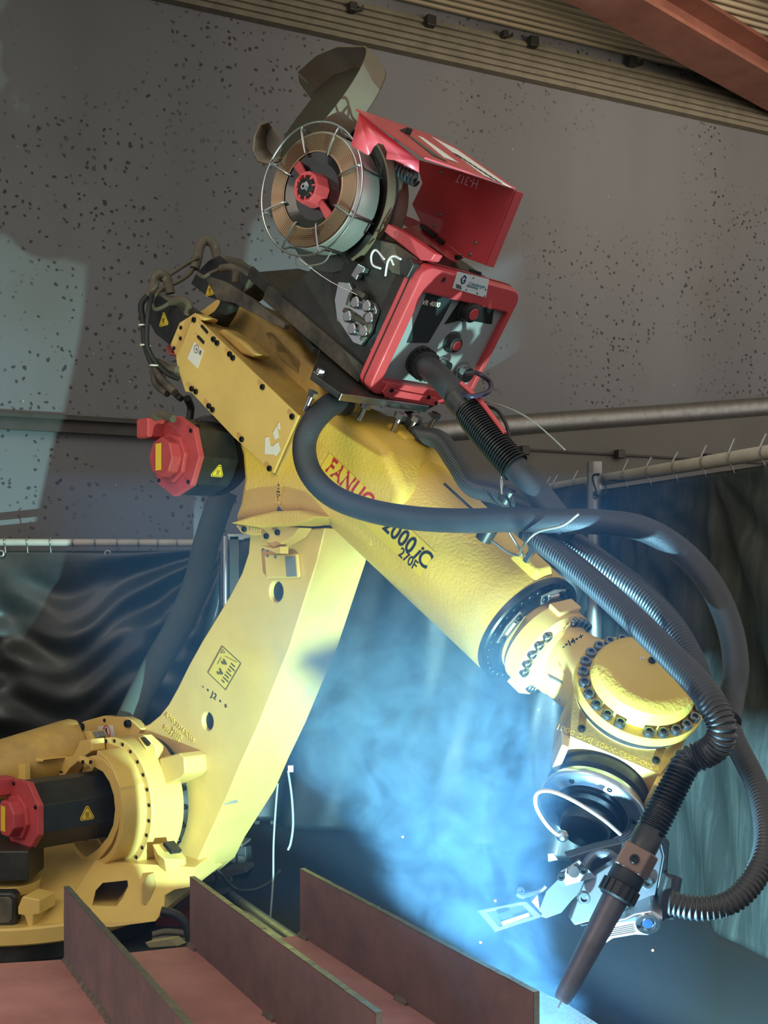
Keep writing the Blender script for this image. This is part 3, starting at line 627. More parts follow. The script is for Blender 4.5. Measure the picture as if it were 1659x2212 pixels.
# elbow servo
m3 = S(378, 985, -.17); mo3 = servo('elbow_servo_motor', m3, A, U, Z, .31, .118, .13)
bm = BM(); cyl(bm, S(455, 985, -.04), S(455, 985, .0), .121, n=48); mk('servo_adapter', bm, M_blk, robot, .003)
fa = math.radians(-22.5+18); dirn = U*math.cos(.31-math.pi/8-.0)+Z*math.sin(.31-math.pi/8)
dn = None
for k in range(8):
    a_ = .31+2*math.pi*k/8; dd = U*math.cos(a_)+Z*math.sin(a_)
    if dn is None or (dd-(U*.86-Z*.5)).length < (dn-(U*.86-Z*.5)).length: dn = dd
up = A.cross(dn); up = up if up.z > 0 else -up
hot_sign(mo3, m3+A*.085+dn*(.118*.95*math.cos(math.pi/8)), A, up, dn, .024)
for k in range(2): put('bolt_hole', HB, m3+A*(.05+.03*k)+U*.05+Z*(.1-.02*k), Z, mo3)
# rear servos
for pts, t0, w_, sg in (([(325, 652), (343, 633), (423, 690), (392, 745), (368, 748), (336, 722), (319, 690)], -.035, .085, (354, 693)), ([(412, 612), (424, 588), (452, 560), (476, 548), (542, 598), (522, 640), (492, 655), (450, 642)], .135, .085, (454, 628))):
    bm = BM(); prism(bm, [S(x, y, t0) for x, y in pts], A*w_); rm = mk('rear_servo_motor', bm, M_dust if t0 > 0 else M_dust, robot, .006, 3)
    bm = BM(); prism(bm, [S(x*.94+.06*sg[0], y*.94+.06*sg[1], t0-.001) for x, y in pts], -A*.003); mk('side_face', bm, M_mot, rm)
    hot_sign(rm, S(sg[0], sg[1], t0-.005), U+Z*.0, Z, -A, .026)
bm = BM(); prism(bm, [S(x, y, .02) for x, y in [(357, 752), (368, 738), (378, 748), (366, 768)]], A*.06); mk('red_end_cap', bm, M_redm, robot, .003)
# forearm tube along E1
AX0 = S(812, 1050, .11)
RT = lambda h: .166-.016*min(1, max(0, h)/.62)
TE = .648
bm = BM(); lathe(bm, AX0, E1, [(-.25, 0), (-.25, .13), (-.16, .158)]+[(h/10*TE, RT(h/10*TE)) for h in range(-2, 10)]+[(TE-.006, .150), (TE, .147), (TE, 0)], 96)
fore = mk('forearm', bm, M_yelc, robot, ang=30)
def cylpt(px, py):
    r = ray(px, py); d = 2.3
    while d < 4.5:
        p = CAM+r*d; h = (p-AX0).dot(E1); q = (p-AX0)-E1*h
        if q.length < RT(h): break
        d += .0008
    return h, math.atan2(q.dot(B), q.dot(-A)), p
def cylmap(h, ph, off=0.0): return AX0+E1*h+(-A*math.cos(ph)+B*math.sin(ph))*(RT(h)+off)
hA, pA, _ = cylpt(703, 1000); hB, pB, _ = cylpt(912, 1222)
pm = (pA+pB)/2; hw_ = .24; h0_, h1_ = hA-.005, hB+.012; pm -= .0
bm = BM(); gr_ = [[bm.verts.new(cylmap(h0_+(h1_-h0_)*i/24, pm-hw_+2*hw_*j/10, .0016)) for j in range(11)] for i in range(25)]
for i in range(24):
    for j in range(10): bm.faces.new((gr_[i][j], gr_[i+1][j], gr_[i+1][j+1], gr_[i][j+1]))
mk('yellow_name_label', bm, M_lab, fore)
text('maker_lettering', 'FANUC', V(), E1, B, .058, M_redink, fore, fmap=lambda x, y: cylmap(hA+.012+x, pm-.02+y/.16, .0024), bold=.0014, spacing=1.03)
for s_, dx_, sh_ in (('R-2000', 0, 0), ('i', .183, .25), ('C', .199, 0)):
    text('model_lettering', s_, V(), E1, B, .058, M_ink, fore, fmap=lambda x, y: cylmap(hB-.222+dx_+x, pm-.07+y/.155, .0024), bold=.0012, spacing=1.04, shear=sh_)
text('model_lettering', '270F', V(), E1, B, .036, M_ink, fore, fmap=lambda x, y: cylmap(hB-.082+x, pm-.225+y/.155, .0024), bold=.0006)
# bosses on the forearm
def boss(px, py, w, h, d, name='bolt_boss'):
    hh, ph, p = cylpt(px, py); n_ = (-A*math.cos(ph)+B*math.sin(ph)); s_ = E1.cross(n_)
    bm = BM(); c = cylmap(hh, ph, 0)
    loft(bm, [c+E1*a*w+s_*b*h-n_*.03 for a, b in ((-1.2, -1.2), (1.2, -1.2), (1.2, 1.2), (-1.2, 1.2))], [c+E1*a*w*.8+s_*b*h*.8+n_*d for a, b in ((-1, -1), (1, -1), (1, 1), (-1, 1))])
    return mk(name, bm, M_yelc, fore, .008, 3), c, n_
boss(868, 942, .05, .035, .018); boss(1148, 1222, .05, .032, .022)
def hit(px, py, skip=()):
    dg = bpy.context.evaluated_depsgraph_get(); dg.update(); o = CAM.copy(); d = ray(px, py).normalized()
    for _ in range(6):
        ok, p, n, i, ob, _m = scene.ray_cast(dg, o, d)
        if not ok: return None
        if ob.name.split('.')[0] in skip: o = p+d*.002; continue
        return p, n, ob
# ------------------------------------------------------------------ wrist
TEND = AX0 + E1*TE
def ax_pt(h, r, a): return TEND+E1*h+(-A*math.cos(a)+B*math.sin(a))*r
bm = BM(); lathe(bm, TEND, E1, [(-.004, 0), (-.004, .1505), (.010, .1505), (.014, .146), (.014, .118), (.030, .114), (.030, 0)], 96); fr = mk('forearm_reducer_ring', bm, M_stld, robot)
for k in range(34): a = 2*math.pi*k/34; put('bolt', HB, ax_pt(.013, .133, a), E1, fr)
for (a, w) in ((1.35, .30), (.25, .34)):
    bm = BM(); ps = [ax_pt(.031, .112, a-w), ax_pt(.031, .142, a-w), ax_pt(.031, .144, a), ax_pt(.031, .142, a+w), ax_pt(.031, .112, a+w)]; prism(bm, ps, E1*.004); pl = mk('index_plate', bm, M_gal, fr, .001)
    bm = BM(); tube(bm, [ax_pt(.036, .128, a-w*.4), ax_pt(.036, .128, a+w*.4)], .006, 8, step=.01); mk('index_pin', bm, M_stl, fr)
    for s_ in (-.75, .75): put('bolt', HB, ax_pt(.034, .128, a+w*s_), E1, fr)
bm = BM(); lathe(bm, TEND, E1, [(.028, 0), (.028, .104), (.05, .104), (.054, .114), (.10, .114), (.106, .108), (.112, .092), (.15, .086), (.15, 0)], 72); wf = mk('wrist_flange', bm, M_yel, robot, ang=30)
for k in range(5): put('bolt', HBL, ax_pt(.105, .100, -.45+k*.27), E1, wf)
for k in range(3): put('bolt', HBL, ax_pt(.105, .100, -1.55+k*.14), E1, wf)
for k in range(4): put('bolt', HBL, ax_pt(.105, .100, 1.5+k*.22), E1, wf)
bm = BM(); ps = [ax_pt(.05, .10, 1.12), ax_pt(.05, .128, 1.12), ax_pt(.05, .132, 1.75), ax_pt(.05, .10, 1.75)]; prism(bm, ps, E1*.04); mk('flange_lug', bm, M_yel, wf, .005)
bm = BM(); ps = [ax_pt(.05, .10, -1.25), ax_pt(.05, .13, -1.2), ax_pt(.05, .13, -1.6), ax_pt(.05, .10, -1.65)]; prism(bm, ps, E1*.05); mk('flange_lug', bm, M_yel, wf, .005)
N5 = V((.15, -.70, .70)).normalized(); C5 = at(1386, 1480, 2.66)
D6 = V((-.40, -.62, -.67)); D6 = (D6-N5*D6.dot(N5)).normalized(); S5 = N5.cross(D6).normalized()     # side direction of the wrist
nb = TEND+E1*.14; ne = C5-N5*.06
bm = BM(); tube(bm, [nb-E1*.02, nb.lerp(ne, .25), nb.lerp(ne, .6), ne], lambda f: .086+.02*f, 40, step=.02, smooth=True, flat=.95); neck = mk('wrist_neck', bm, M_yel, robot)
bm = BM(); lathe(bm, C5, N5, [(-.135, 0), (-.135, .128), (-.05, .136), (-.05, .124), (-.030, .124), (-.030, 0)], 80); mk('wrist_hub', bm, M_yel, robot, ang=30)
bm = BM(); lathe(bm, C5, N5, [(-.051, .10), (-.051, .1365), (-.029, .1365), (-.029, .10)], 80); mk('seal_ring', bm, M_blk, robot)
bm = BM(); lathe(bm, C5, N5, [(-.030, 0), (-.030, .144), (-.026, .148), (-.006, .148), (-.003, .145), (-.003, .120), (.022, .117), (.036, .110), (.044, .098), (.047, .080), (.047, .0)], 96); cap = mk('wrist_cap', bm, M_yelc, robot, ang=28)
for k in range(26):
    a = 2*math.pi*k/26
    if 1.25 < a < 1.55: continue
    put('bolt', HBL if k % 2 == 0 else HBL, C5+(S5*math.cos(a)+D6*math.sin(a))*.1325-N5*.003, N5, cap)
put('bolt', HB, C5+N5*.047+S5*.0+D6*-.035, N5, cap)
bm = BM(); line(bm, C5+N5*.0475-D6*.035-S5*.02, C5+N5*.0475-D6*.030-S5*.02, .006, N5); line(bm, C5+N5*.0475-D6*.032-S5*.026, C5+N5*.0475-D6*.022-S5*.024, .003, N5); mk('chalk_mark', bm, M_white, cap)
# fork below the cap
def w5(s, d, n): return C5+S5*s+D6*d+N5*n
hp = []
for k in range(13):
    a = math.radians(180-10+k*(200/12)); hp.append((math.cos(a)*.138, math.sin(a)*.138))
hp = [(-.138, -.02)] + [(x, y) for x, y in hp if y < .03] + [(.138, .03), (.118, .12), (.104, .175), (-.104, .175), (-.118, .12), (-.138, .03)]
bm = BM(); loft(bm, [w5(x, y, -.22) for x, y in hp], [w5(x*.98, y*.98, -.055) for x, y in hp]); fk = mk('wrist_fork', bm, M_yeld, robot, .008, 3)
text('cast_number', 'A290-7327-X401 JNC 0001', w5(.10, .166, -.0548), -S5, -D6, .021, M_yelc, fk, thick=.003)
for s_ in (-.085, .085): put('bolt', HB, w5(s_, .14, -.0545), N5, fk)
for s_ in (-.112, .112):
    bm = BM(); prism(bm, [w5(s_-.012, .15, -.16), w5(s_+.012, .15, -.16), w5(s_*.92+.008, .215, -.13), w5(s_*.92-.008, .215, -.13)], N5*.09); mk('fork_rib', bm, M_yel, fk, .004)
# last joint: black reducer, ribbed silver flange, stepped hub
W6 = C5 - N5*.172 - D6*.030
bm = BM(); lathe(bm, W6, D6, [(.12, 0), (.12, .112), (.20, .113), (.205, .108), (.215, .108), (.22, .113), (.235, .113), (.24, .107), (.252, .107), (.252, 0)], 80); j6 = mk('wrist_reducer', bm, M_blk, robot, ang=25)
for k in range(20): a = 2*math.pi*k/20; put('bolt', HBS, W6+D6*.172+(S5*math.cos(a)+N5*math.sin(a))*.1125, S5*math.cos(a)+N5*math.sin(a), j6)
prof = [(.25, 0), (.25, .113), (.262, .117), (.272, .117), (.275, .114)]
for i in range(6): r = .113-.006*i; prof += [(.2765, r-.001), (.2745, r-.004)]
prof += [(.275, .074), (.275, 0)]
bm = BM(); lathe(bm, W6, D6, prof, 96); mk('tool_flange', bm, M_alu, j6, ang=50)
bm = BM(); lathe(bm, W6, D6, [(.27, 0), (.27, .078), (.285, .078), (.287, .070), (.30, .069), (.303, .056), (.33, .054), (.335, .05), (.345, 0)], 64); mk('tool_hub', bm, M_stld, j6, ang=25)
for a in (.3, 1.4, 2.3): put('bolt', HBS, W6+D6*.2755+(S5*math.cos(a)+N5*math.sin(a))*.095, D6, j6)
p4 = [hit(1185, 1457), hit(1216, 1473), hit(1210, 1514), hit(1180, 1500)]
if all(p4): decal('grey_patch', [p[0]+p[1]*.0015 for p in p4], p4[0][1], M_grey, neck, .001)
h4 = hit(1217, 1404); h4b = hit(1250, 1386)
if h4 and h4b: text('axis_mark', '-\u2022J4\u2022+', h4[0]+h4[1]*.003, h4b[0]-h4[0], B, .024, M_ink, neck, bold=.0005)
p4 = [hit(x, y) for x, y in ((484, 1733), (512, 1727), (514, 1733), (485, 1738))]
if all(p4): decal('scuff', [p[0]+p[1]*.0006 for p in p4], p4[0][1], mat('grey_scuff', (150, 140, 126), .6), arm, .0006)
# ------------------------------------------------------------------ mounting plate
PT = S(731, 865, -.14); bT = PT.dot(B)
def PL(x, y, o=0.0): return on(x, y, PT+B*o, B)
pl_pts = [PL(533, 600), PL(600, 660), PL(672, 762), PL(686, 768), PL(669, 820), PL(730, 863), PL(918, 889), PL(960, 860)+A*.02, PL(800, 640)+A*.1, PL(640, 590)]
mp = thing('mounting_plate', PT, 'black steel carrier plate bolted on top of the yellow forearm', 'plate')
bm = BM(); prism(bm, pl_pts, B*.018); mk('plate', bm, M_blk, mp, .003)
f0, f1 = PL(729, 863), PL(917, 889); bm = BM(); prism(bm, [f0+E1*.002, f1+E1*.002, f1+E1*.002+B*.02, f0+E1*.002+B*.02], E1*.004); mk('front_edge', bm, M_stl, mp, .001)
c0, c1 = PL(533, 597, .018), PL(795, 845, .018); sd = E1.cross(B)
bm = BM(); prism(bm, [c0, c1, c1+A*.012, c0+A*.012], B*.035); mk('side_rail', bm, M_blk, mp, .003)
put('bolt', hex_bolt('bolt', .012, .016), PL(684, 808, .018)+A*.01, B, mp)
def stud(x, y, ln, r, nm='stud_bolt'):
    p = PL(x, y); bm = BM(); cyl(bm, p, p-B*ln, r*.72, n=14); lathe(bm, p, -B, [(0, 0), (0, r*1.5), (r*1.2, r*1.5), (r*1.2, 0)], 6); mk(nm, bm, M_stl, mp)
stud(677, 846, .055, .010)
for x, y in ((868, 893), (902, 899)): stud(x, y, .085, .012)
for x, y in ((943, 893), (792, 872)): stud(x, y, .05, .010)
bm = BM(); prism(bm, [S(x, y, -.06) for x, y in [(443, 603), (452, 598), (478, 606), (542, 645), (616, 700), (612, 710), (590, 700), (505, 655), (470, 648)]], A*.02); mk('rear_strut', bm, M_dust, mp, .002)
bm = BM(); tube(bm, [S(500, 640, .02), S(492, 668, .03), S(470, 700, .05), S(455, 720, .08)], .03, 14); tag(mk('cable_bundle', bm, M_rub), 'thick black cable bundle entering the yellow casing below the carrier plate', 'cable')
# ------------------------------------------------------------------ wire feeder
FA = on(795, 850, PT+B*.02, B); eF = FA.dot(E1); tF0 = (FA-P0).dot(A); bF = FA.dot(B)
WF, HF = .385, .362
def FD(t, b, e=0.0): return E1*(eF+e)+A*(P0.dot(A)+tF0+t)+B*(bF+b)     # feeder frame: t right, b up, e forward
def FP(x, y, e=0.0): return on(x, y, FD(0, 0, e), E1)
fd = thing('wire_feeder', FD(WF/2, 0, -.2), 'red and black welding wire feeder with open lid riding on the forearm', 'wire feeder')
def rrect(t0, t1, b0, b1, r, n=6):
    out = []
    for cx_, cy_, a0 in ((t1-r, b1-r, 0), (t0+r, b1-r, 90), (t0+r, b0+r, 180), (t1-r, b0+r, 270)):
        for k in range(n+1): a = math.radians(a0+90*k/n); out.append((cx_+r*math.cos(a), cy_+r*math.sin(a)))
    return out
def rframe(bm, out, inn, e0, e1, f):
    n = len(out); R_ = [[bm.verts.new(f(t, b, e)) for t, b in o_] for e in (e0, e1) for o_ in (out, inn)]
    o0, i0, o1, i1 = R_
    for k in range(n):
        j = (k+1) % n
        for q_ in ((o0[k], o0[j], o1[j], o1[k]), (i0[k], i1[k], i1[j], i0[j]), (o1[k], o1[j], i1[j], i1[k]), (o0[k], i0[k], i0[j], o0[j])): bm.faces.new(q_)
OUT = rrect(-.004, WF, 0, HF, .035); INN = rrect(.030, WF-.016, .042, HF-.068, .008)
bm = BM(); rframe(bm, OUT, INN, -.055, 0, FD); ff = mk('front_frame', bm, M_red, fd, .006, 3)
bm = BM(); rframe(bm, rrect(-.0055, WF+.0015, -.0015, HF+.0015, .036), rrect(.02, WF-.02, .03, HF-.03, .02), -.034, -.031, FD); mk('frame_seam', bm, M_hole, ff)
bm = BM(); prism(bm, [FD(.02, .03, -.02), FD(WF-.01, .03, -.02), FD(WF-.01, HF-.05, -.02), FD(.02, HF-.05, -.02)], -E1*.03); pn = mk('control_panel', bm, M_panel, fd)
def pan(x, y): return FP(x, y, -.019)
decal('dark_panel_film', [pan(x, y) for x, y in [(931, 612), (988, 626), (955, 690), (925, 740), (878, 740)]], E1, mat('dark_blue_film', (48, 54, 58), .25, coat=.5), pn, .001)
decal('black_panel_field', [pan(x, y) for x, y in [(1000, 640), (1068, 655), (1062, 700), (1000, 690), (960, 700)]], E1, mat('black_panel_film', (30, 32, 34), .3), pn, .0012)
text('model_lettering', 'VR 4000', pan(909, 657), pan(952, 664)-pan(909, 657), B, .019, M_white, pn, thick=.002, bold=.0003)
def knob(x, y, r, h, spot):
    c = pan(x, y); bm = BM(); lathe(bm, c, E1, [(0, 0), (0, r*1.15), (.004, r*1.15), (.005, r), (h, r*.86), (h+.003, r*.7), (h+.003, 0)], 32); kb = mk('knob', bm, M_rub, pn, .001)
    bm = BM(); lathe(bm, c+E1*(h+.0028), E1, [(0, 0), (0, r*.55), (.002, r*.5), (.002, 0)], 24); mk('red_knob_cap', bm, M_red, kb)
knob(1008, 668, .030, .028, 1); knob(975, 738, .026, .022, 1)
for x, y, r, nm in ((997, 800, .022, 'gas_connector'), (953, 783, .016, 'signal_connector')):
    c = pan(x, y); bm = BM(); lathe(bm, c, E1, [(0, 0), (0, r*1.2), (.008, r*1.2), (.009, r), (.03, r), (.03, 0)], 20); mk(nm, bm, M_stl, pn)
bm = BM(); prism(bm, [FP(x, y, .001) for x, y in [(823, 845), (836, 826), (850, 832), (848, 840), (940, 858), (948, 872), (935, 874), (846, 866), (838, 872)]], E1*.006); tb = mk('terminal_bar', bm, M_red, fd, .002)
for x, y in ((846, 843), (836, 862), (926, 858), (942, 871)): put('bolt_hole', HBS, FP(x, y, .0075), E1, tb)
# label on the frame head
q = [FP(988, 586, .0005), FP(1056, 603, .0005), FP(1049, 643, .0005), FP(977, 622, .0005)]
decal('maker_sticker', q, E1, mat('pale_sticker', (214, 224, 226), .45), ff, .001)
xd = (q[1]-q[0]).normalized(); yd = (q[0]-q[3]).normalized()
def q2(a, b): return q[0].lerp(q[1], a).lerp(q[3].lerp(q[2], a), b)+E1*.0015
text('sticker_lettering', 'Calanbergen', q2(.40, .56), xd, yd, .013, mat('faded_blue_ink', (92, 140, 160), .6), ff, thick=.0006)
text('sticker_lettering', 'Mannenburg', q2(.36, .70), xd, yd, .009, mat('grey_blue_ink', (96, 120, 130), .6), ff, thick=.0006)
bm = BM(); nv = mat('navy_ink', (34, 44, 96), .6)
g = [(.30, .28), (.24, .12), (.16, .36), (.22, .60), (.28, .52), (.29, .36), (.24, .40)]
for a_, b_ in zip(g, g[1:]): line(bm, q2(*a_), q2(*b_), .0034, E1)
mk('sticker_emblem', bm, nv, ff)
bm = BM()
for i in range(4): line(bm, q2(.06+.01*i, .72+.06*i), q2(.22+.01*i, .74+.06*i), .0012, E1)
for a_, b_ in ((.5, .10), (.72, .86), (.38, .85), (.94, .55), (.95, .9)): line(bm, q2(a_, b_), q2(a_+.012, b_+.06), .003, E1)
mk('sticker_specks', bm, M_ink, ff)
bm = BM(); prism(bm, [FP(x, y, .0) for x, y in [(1012, 580), (1040, 588), (1038, 596), (1014, 588)]], E1*.001); mk('frame_slot', bm, M_hole, ff)
bm = BM(); cyl(bm, FP(957, 603, 0), FP(957, 603, .001), .007); mk('frame_hole', bm, M_hole, ff)
# side: black body with the drive unit
bm = BM(); prism(bm, [FD(.012, .02, -.05), FD(.012, HF-.02, -.05), FD(.012, HF-.02, -.30), FD(.012, .02, -.50)], A*(WF-.03)); mk('body_shell', bm, M_blk, fd, .003)
bm = BM(); prism(bm, [FD(.0, .005, -.05), FD(.0, .05, -.05), FD(.0, .05, -.54), FD(.0, .005, -.54)], A*.02); mk('bottom_channel', bm, M_dust, fd, .002)
tS = tF0+.010
def SS(x, y, o=0.0): return S(x, y, tS+o)
bm = BM(); prism(bm, [SS(x, y) for x, y in [(738, 610), (762, 612), (775, 640), (815, 655), (822, 672), (806, 720), (785, 748), (770, 742), (735, 690), (730, 650)]], -A*.014); du = mk('drive_plate', bm, M_alu, fd, .003)
for x, y in ((775, 655), (800, 663), (758, 685), (805, 688), (793, 717), (768, 712)):
    c = SS(x, y, -.014); bm = BM(); lathe(bm, c, -A, [(0, 0), (0, .016), (.014, .016), (.017, .013), (.017, 0)], 20); mk('drive_roller', bm, M_stl, du, .001)
for x, y in ((733, 690), (797, 664), (806, 757)): put('bolt', hex_bolt('bolt', .005, .006, M_gal), SS(x, y, -.002), -A, fd)
bm = BM(); prism(bm, [SS(x, y) for x, y in [(768, 598), (784, 572), (800, 580), (795, 592), (785, 596), (780, 608)]], -A*.02); mk('pressure_lever', bm, M_stl, fd, .003)
for pts in ([(752, 660), (765, 630), (790, 642)], [(745, 670), (775, 690), (800, 705)], [(790, 680), (800, 705), (782, 735)]):
    bm = BM(); tube(bm, [SS(x, y, -.02) for x, y in pts], .008, 8); mk('drive_arm', bm, M_dust, du)
for pts in ([(830, 560), (812, 540), (802, 552), (805, 572), (822, 580)], [(866, 560), (850, 553), (838, 565), (832, 598)], [(850, 572), (845, 560)]):
    bm = BM(); tube(bm, [SS(x, y, -.035) for x, y in pts], .0028, 8); mk('loose_wire_end', bm, M_wht, fd)
bm = BM(); prism(bm, [SS(x, y) for x, y in [(826, 520), (858, 528), (905, 560), (890, 600), (850, 590), (824, 560)]], -A*.006); mk('inner_panel', bm, M_dust, fd, .002)
bm = BM(); prism(bm, [SS(x, y) for x, y in [(880, 566), (905, 560), (912, 575), (896, 605), (880, 596)]], -A*.03); mk('latch_block', bm, M_blk, fd, .004)
# red top channel and open lid
bm = BM(); prism(bm, [SS(829, 500), SS(838, 483), SS(888, 512), SS(940, 548), SS(931, 562), SS(908, 562), SS(880, 540)], A*.03); mk('top_channel', bm, M_red, fd, .003)
tL = tF0+.30
def LL(x, y, o=0.0): return S(x, y, tL+o)
bm = BM(); prism(bm, [LL(838, 500, -.04), LL(905, 485, -.0), LL(990, 560, 0), LL(930, 552, -.04)], -B*.02); mk('inner_web', bm, M_red, fd, .002)
bm = BM(); prism(bm, [LL(x, y) for x, y in [(860, 464), (867, 462), (908, 479), (1001, 556), (988, 562), (872, 486)]], A*.006); hb_ = mk('hinge_flange', bm, M_red, fd, .002)
for pts in ([(914, 484), (946, 506), (942, 516), (912, 492)], [(950, 512), (964, 522), (958, 530), (946, 520)], [(988, 552), (1000, 552), (996, 562), (986, 560)]):
    bm = BM(); prism(bm, [LL(x, y) for x, y in pts], -A*.012); mk('hinge_clip', bm, M_blk, hb_, .002)
lidA = [(905, 345), (1000, 372), (1112, 410), (1047, 572), (1003, 556), (908, 480), (890, 441), (912, 396), (905, 372)]
bm = BM(); prism(bm, [LL(x, y) for x, y in lidA], A*.004); lid = mk('lid', bm, M_red, fd, .0015)
bm = BM(); prism(bm, [LL(x, y) for x, y in [(1112, 410), (1047, 572), (1045, 560), (1010, 440)]], -A*.004-E1*.0); bm.free()
rid = [LL(1004, 438), LL(1060, 520), LL(1047, 572)]
bm = BM(); prism(bm, [LL(x, y, .004) for x, y in [(1112, 410), (1116, 413), (1051, 574), (1047, 572)]], A*.03); mk('lid_return_edge', bm, M_red, lid)
n1, n2 = S(768, 238, -.17), LL(1113, 409); f1_, f2_ = S(960, 308, tL+.06), S(1042, 372, tL+.12); fm_ = S(946, 300, tL+.16)
nl = (n2-n1).cross(f1_-n1).normalized(); nl = nl if nl.y < 0 else -nl
bm = BM(); prism(bm, [on(x, y, n1, nl) for x, y in [(768, 238), (856, 268), (931, 294), (987, 322), (1113, 409), (916, 343)]], nl*.004); lt = mk('lid_top', bm, M_red, lid)
def T3(x, y): return on(x, y, n1+nl*.0048, nl)
for nm, pts, m_ in (('lid_sticker', [(933, 296), (986, 323), (1104, 405), (1046, 380)], M_white), ('lid_stripe', [(903, 294), (914, 298), (990, 352), (960, 341)], M_white), ('lid_stripe', [(880, 292), (888, 295), (966, 350), (935, 336)], M_dust)):
    decal(nm, [T3(x, y) for x, y in pts], nl, m_, lt, .001)
bm = BM()
for i in range(9): line(bm, T3(984+i*11, 334+i*7.2)+nl*.0014, T3(991+i*11, 338.5+i*7.2)+nl*.0014, .02, nl)
mk('sticker_lettering', bm, M_ink, lt)
fl2_ = [(776, 243), (905, 346), (905, 372), (870, 353), (852, 345), (834, 343), (836, 328), (828, 312), (816, 308), (806, 318), (800, 330), (795, 335), (758, 314)]
def tlid(x): return -.17+.05*(x-757)/78 if x < 835 else -.12+.05*(x-835)/70
fa_ = [S(x, y, tlid(x)) for x, y in fl2_]; bm = BM(); va = [bm.verts.new(p) for p in fa_]
for idx in ((0, 11, 12), (0, 9, 10, 11), (0, 8, 9), (0, 7, 8), (0, 1, 5, 6, 7), (1, 2, 3, 4, 5)): bm.faces.new([va[i] for i in idx])
o_ = mk('lid_front_flange', bm, M_red, lid); md = o_.modifiers.new('s', 'SOLIDIFY'); md.thickness = .004
bm = BM(); box(bm, on(871, 291, n1-nl*.008, nl) if False else S(871, 291, -.05), U*.018, A*.012, B*.014); mk('lid_latch', bm, M_blk, lid, .004)
for x, y in ((950, 463), (937, 487), (1027, 524), (1016, 549), (953, 372)): put('rivet', finish('rivet', lathe(BM(), V(), Z, [(0, .006), (.002, .005), (.003, 0)], 12), M_gal), LL(x, y, -.0005), -A, lid)
cr = [LL(x, y, -.001) for x, y in [(985, 388), (1035, 402)]]
text('chalk_lettering', 'H-317', LL(1036, 390, -.001), LL(984, 373, -.001)-LL(1036, 390, -.001), -Z, .034, M_white, lid, thick=.0006)
# ------------------------------------------------------------------ wire spool
AS = V((.60, .80, 0)).normalized(); US = V((AS.y, -AS.x, 0))
CS = S(674, 410, -.13); RS = .172
sp = thing('wire_spool', CS, 'silver welding wire spool in a wire basket with red hub nut', 'wire spool')
M_wire1 = mat('wound_copper_wire', (150, 122, 98), .35, .7); M_wire2 = mat('bright_wound_wire', (204, 200, 196), .42, .8)
prof = [(.0, .098)]
for i in range(9): r = .100+.0052*i; prof += [(-.0012, r+.0013), (.0008, r+.0039)]
prof += [(.004, .148)]
bm = BM(); lathe(bm, CS, AS, prof, 96); mk('wire_face', bm, M_wire1, sp, ang=60)
prof = [(.004, .148)]
for i in range(14): h = .004+.0065*i; prof += [(h+.002, .1505), (h+.0055, .1490)]
prof += [(.098, .148), (.098, .09)]
bm = BM(); lathe(bm, CS, AS, prof, 96); mk('wire_coil', bm, M_wire2, sp, ang=60)
bm = BM(); lathe(bm, CS, AS, [(.02, 0), (.02, .101), (.004, .101), (.004, .096), (.03, .06), (.03, 0)], 64); mk('core', bm, mat('glossy_black_core', (18, 18, 18), .2, coat=.4), sp)
bm = BM(); torus(bm, CS-AS*.006, AS, RS, .0028, 80, 8)
for k in range(8):
    a = math.radians(10+45*k); d = US*math.cos(a)+Z*math.sin(a)
    tube(bm, [CS+d*.096+AS*.01, CS+d*.098-AS*.006, CS+d*(RS-.004)-AS*.008, CS+d*(RS-.012)+AS*.02, CS+d*(RS-.016)+AS*.08, CS+d*(RS-.016)+AS*.1], .0030, 6)
mk('wire_basket', bm, M_stl, sp)
bm = BM(); lathe(bm, CS, AS, [(-.03, .0), (-.03, .018), (-.022, .03), (-.028, .034), (-.028, .042), (.02, .046), (.02, 0)], 10); hbn = mk('hub_nut', bm, M_red, sp, .002)
bm = BM(); lathe(bm, CS, AS, [(-.0305, 0), (-.0305, .022), (-.024, .029), (-.024, 0)], 24); mk('nut_recess', bm, M_hole, hbn)
bm = BM(); lathe(bm, CS, AS, [(-.036, .004), (-.036, .009), (-.030, .016), (-.028, .016), (-.028, 0)], 6); mk('axle_nut', bm, M_stl, hbn)
for k in range(8): a = 2*math.pi*k/8; d = US*math.cos(a)+Z*math.sin(a); bm = BM(); box(bm, CS+d*.031-AS*.026, d*.008, AS*.003, d.cross(AS)*.002); mk('nut_rib', bm, M_red, hbn)
for a in (125, 305):
    d = US*math.cos(math.radians(a))+Z*math.sin(math.radians(a)); s_ = d.cross(AS); bm = BM(); prism(bm, [CS+d*.04-s_*.008, CS+d*.098-s_*.013, CS+d*.098+s_*.013, CS+d*.04+s_*.008], AS*.012); mk('hub_arm', bm, M_redm, sp, .003)
bm = BM(); tube(bm, [CS-AS*.01+US*-.05-Z*RS, CS-AS*.03-US*.02-Z*(RS+.03), CS-AS*.03+US*.06-Z*(RS+.035), CS-AS*.03+US*.09-Z*(RS+.01)], .002, 6); mk('loose_wire', bm, M_gal, sp)
bm = BM(); a_, b_ = CS-US*.06-Z*(RS-.01), SS(778, 640, -.02); tube(bm, [a_, a_.lerp(b_, .5)-Z*.01, b_], .0012, 6); mk('feed_wire', bm, M_stl, sp)
